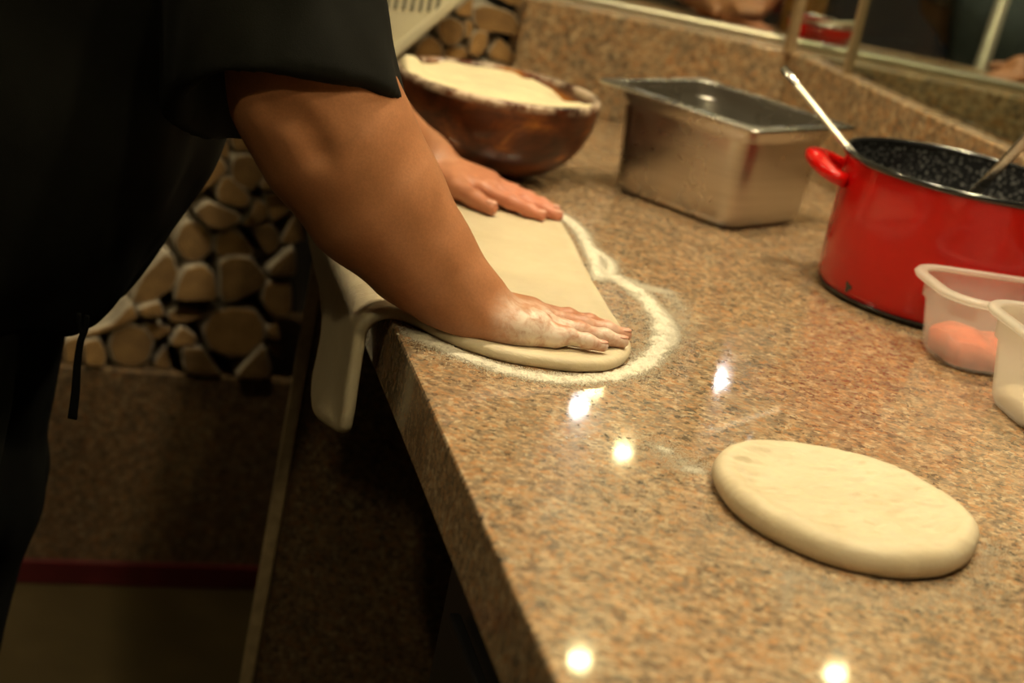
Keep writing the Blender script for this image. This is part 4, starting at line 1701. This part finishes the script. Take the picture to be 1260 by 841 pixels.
ga = P(860, 14, 3.6)
gb = P(905, -6, 3.6)
guest('person behind the glass, bare forearm laid on the service counter', .05, 4.14, math.radians(-70), (M['teal_shirt'],),
      [((.00, 3.84, 1.15), (ga[0] + .01, 3.60, BCZ + .034)), ((.40, 4.02, 1.15), (gb[0] + .05, 3.64, BCZ + .05))])
gq = P(1256, 96, 3.95)
guest('person in grey-blue shirt behind the glass at upper right', .895, 4.14, math.radians(-95), (M['blue_shirt'],),
      [((.745, 4.36, 1.10), (.88, 4.42, .95)), ((.98, 3.80, 1.13), (.80, 3.555, BCZ + .034))])
# red dish and its spoon on the service counter
RC = P(1003, 56, 3.535)
RC[2] = BCZ
rd = thing('red_dish', 'small red enamel dish standing behind the glass', 'dish', RC)
mobj('dish_body', lathe([(0, .002), (.040, .0), (.052, .008), (.058, .040), (.056, .040), (.050, .010), (0, .006)], RC, 48), M['red'], rd)
mobj('rim', lathe([(.057 + .003 * math.cos(t), .040 + .003 * math.sin(t)) for t in a], RC, 48, True), M['steel_shiny'], rd)
s0 = RC + np.array([-.02, 0, .030])
s1 = P(1054, 30, 3.55)
wsn = thing('wooden_spoon', 'pale spoon resting in the red dish behind the glass', 'spoon', s0)
mobj('handle', tube([s0, (s0 + s1) / 2, s1], .005, 10), M['white_metal'], wsn)
mobj('spoon_head', (lambda vf: (vf[0] * np.array([.022, .016, .008]) + s0, vf[1]))(lathe([(math.sin(t), math.cos(t)) for t in np.linspace(0, math.pi, 9)], (0, 0, 0), 16)), M['white_metal'], wsn)
for bx, lab in ((972, 'amber bottle behind the red dish, left one'), (992, 'amber bottle behind the red dish, right one')):
    q = P(bx, 42, 3.635)
    q[2] = BCZ
    bt = thing('bottle', lab, 'bottle', q)
    mobj('bottle_body', lathe([(0, 0), (.022, 0), (.024, .004), (.024, .11), (.010, .15), (.010, .18), (0, .18)], q, 32), M['bottle'], bt)
    mobj('cap', lathe([(0, .181), (.0115, .181), (.0115, .20), (0, .20)], q, 24), M['lamp_rim'], bt)
# navy cupboard and white leg further back
n0 = P(1088, 60, 4.9)
nv = thing('storage_cupboard', 'dark navy cupboard standing far behind the glass', 'cupboard', (n0[0], 5.1, 0))
mobj('cupboard_body', box((n0[0], 5.1, .68), (.30, .4, 1.36), 0, .006), M['navy'], nv, smooth=False)
nd_ = mobj('door', box((n0[0], 4.893, .68), (.27, .012, 1.28), 0, .003), M['navy'], nv, smooth=False)
mobj('handle', box((n0[0] - .10, 4.88, .80), (.014, .016, .16), 0, .003), M['steel'], nd_, smooth=False)
l0, l1 = P(1222, 38, 3.76), P(1200, 104, 3.76)
q1 = l0 + (l1 - l0) * ((l0[2] - .0) / (l0[2] - l1[2]))
wl_ = thing('white_stand', 'white upright pole beside the grey-blue shirt', 'stand', (q1[0], q1[1], 0))
top_ = l0 + (l0 - l1) * 3
mobj('pole', tube([q1 + np.array([0, 0, .02]), (q1 + top_) / 2, top_], .013, 14), M['lamp_rim'], wl_)
mobj('base', lathe([(0, 0), (.085, 0), (.085, .015), (.02, .03), (0, .03)], (q1[0], q1[1], 0), 32), M['lamp_rim'], wl_)

# ------------------------------------------------------------------ ceiling downlights
SPOTS = [(712, 500, 1), (730, 478, 0), (767, 556, 0), (886, 465, 1), (713, 812, 0), (1028, 830, 0), (922, 550, 1)]


def downlight(x, y, mat, r, label, grp):
    d = thing('ceiling_downlight', label, 'lamp', (x, y, 2.65), grp)
    mobj('ring', lathe([(r, -.001), (r * 1.35, -.001), (r * 1.30, -.012), (r * 1.02, -.012)], (x, y, 2.65), 32, True), M['lamp_rim'], d)
    mobj('lens', lathe([(0, -.006), (r * .98, -.006), (r * .98, -.002), (0, -.002)], (x, y, 2.65), 32), mat, d)


for px, py, cool in SPOTS:
    dv = ray(px, py)
    q = onz(px, py)
    dv = dv * np.array([1, 1, -1])
    q = q + dv * ((2.64 - q[2]) / dv[2])
    downlight(q[0], q[1], M['lamp_cool' if cool else 'lamp_warm'], .014 if px == 922 else .030, ('small round recessed downlight with cool white light in the far ceiling' if cool else 'small round recessed downlight with warm yellow light in the far ceiling'), ('cool far downlights' if cool else 'warm far downlights'))
for loc, _, _ in KEY_FILL:  # fittings for the worktop lamps and for the added fill lamps
    downlight(loc[0], loc[1], M['lamp_warm'], .06, 'larger round unseen ceiling downlight', 'kitchen ceiling downlights')
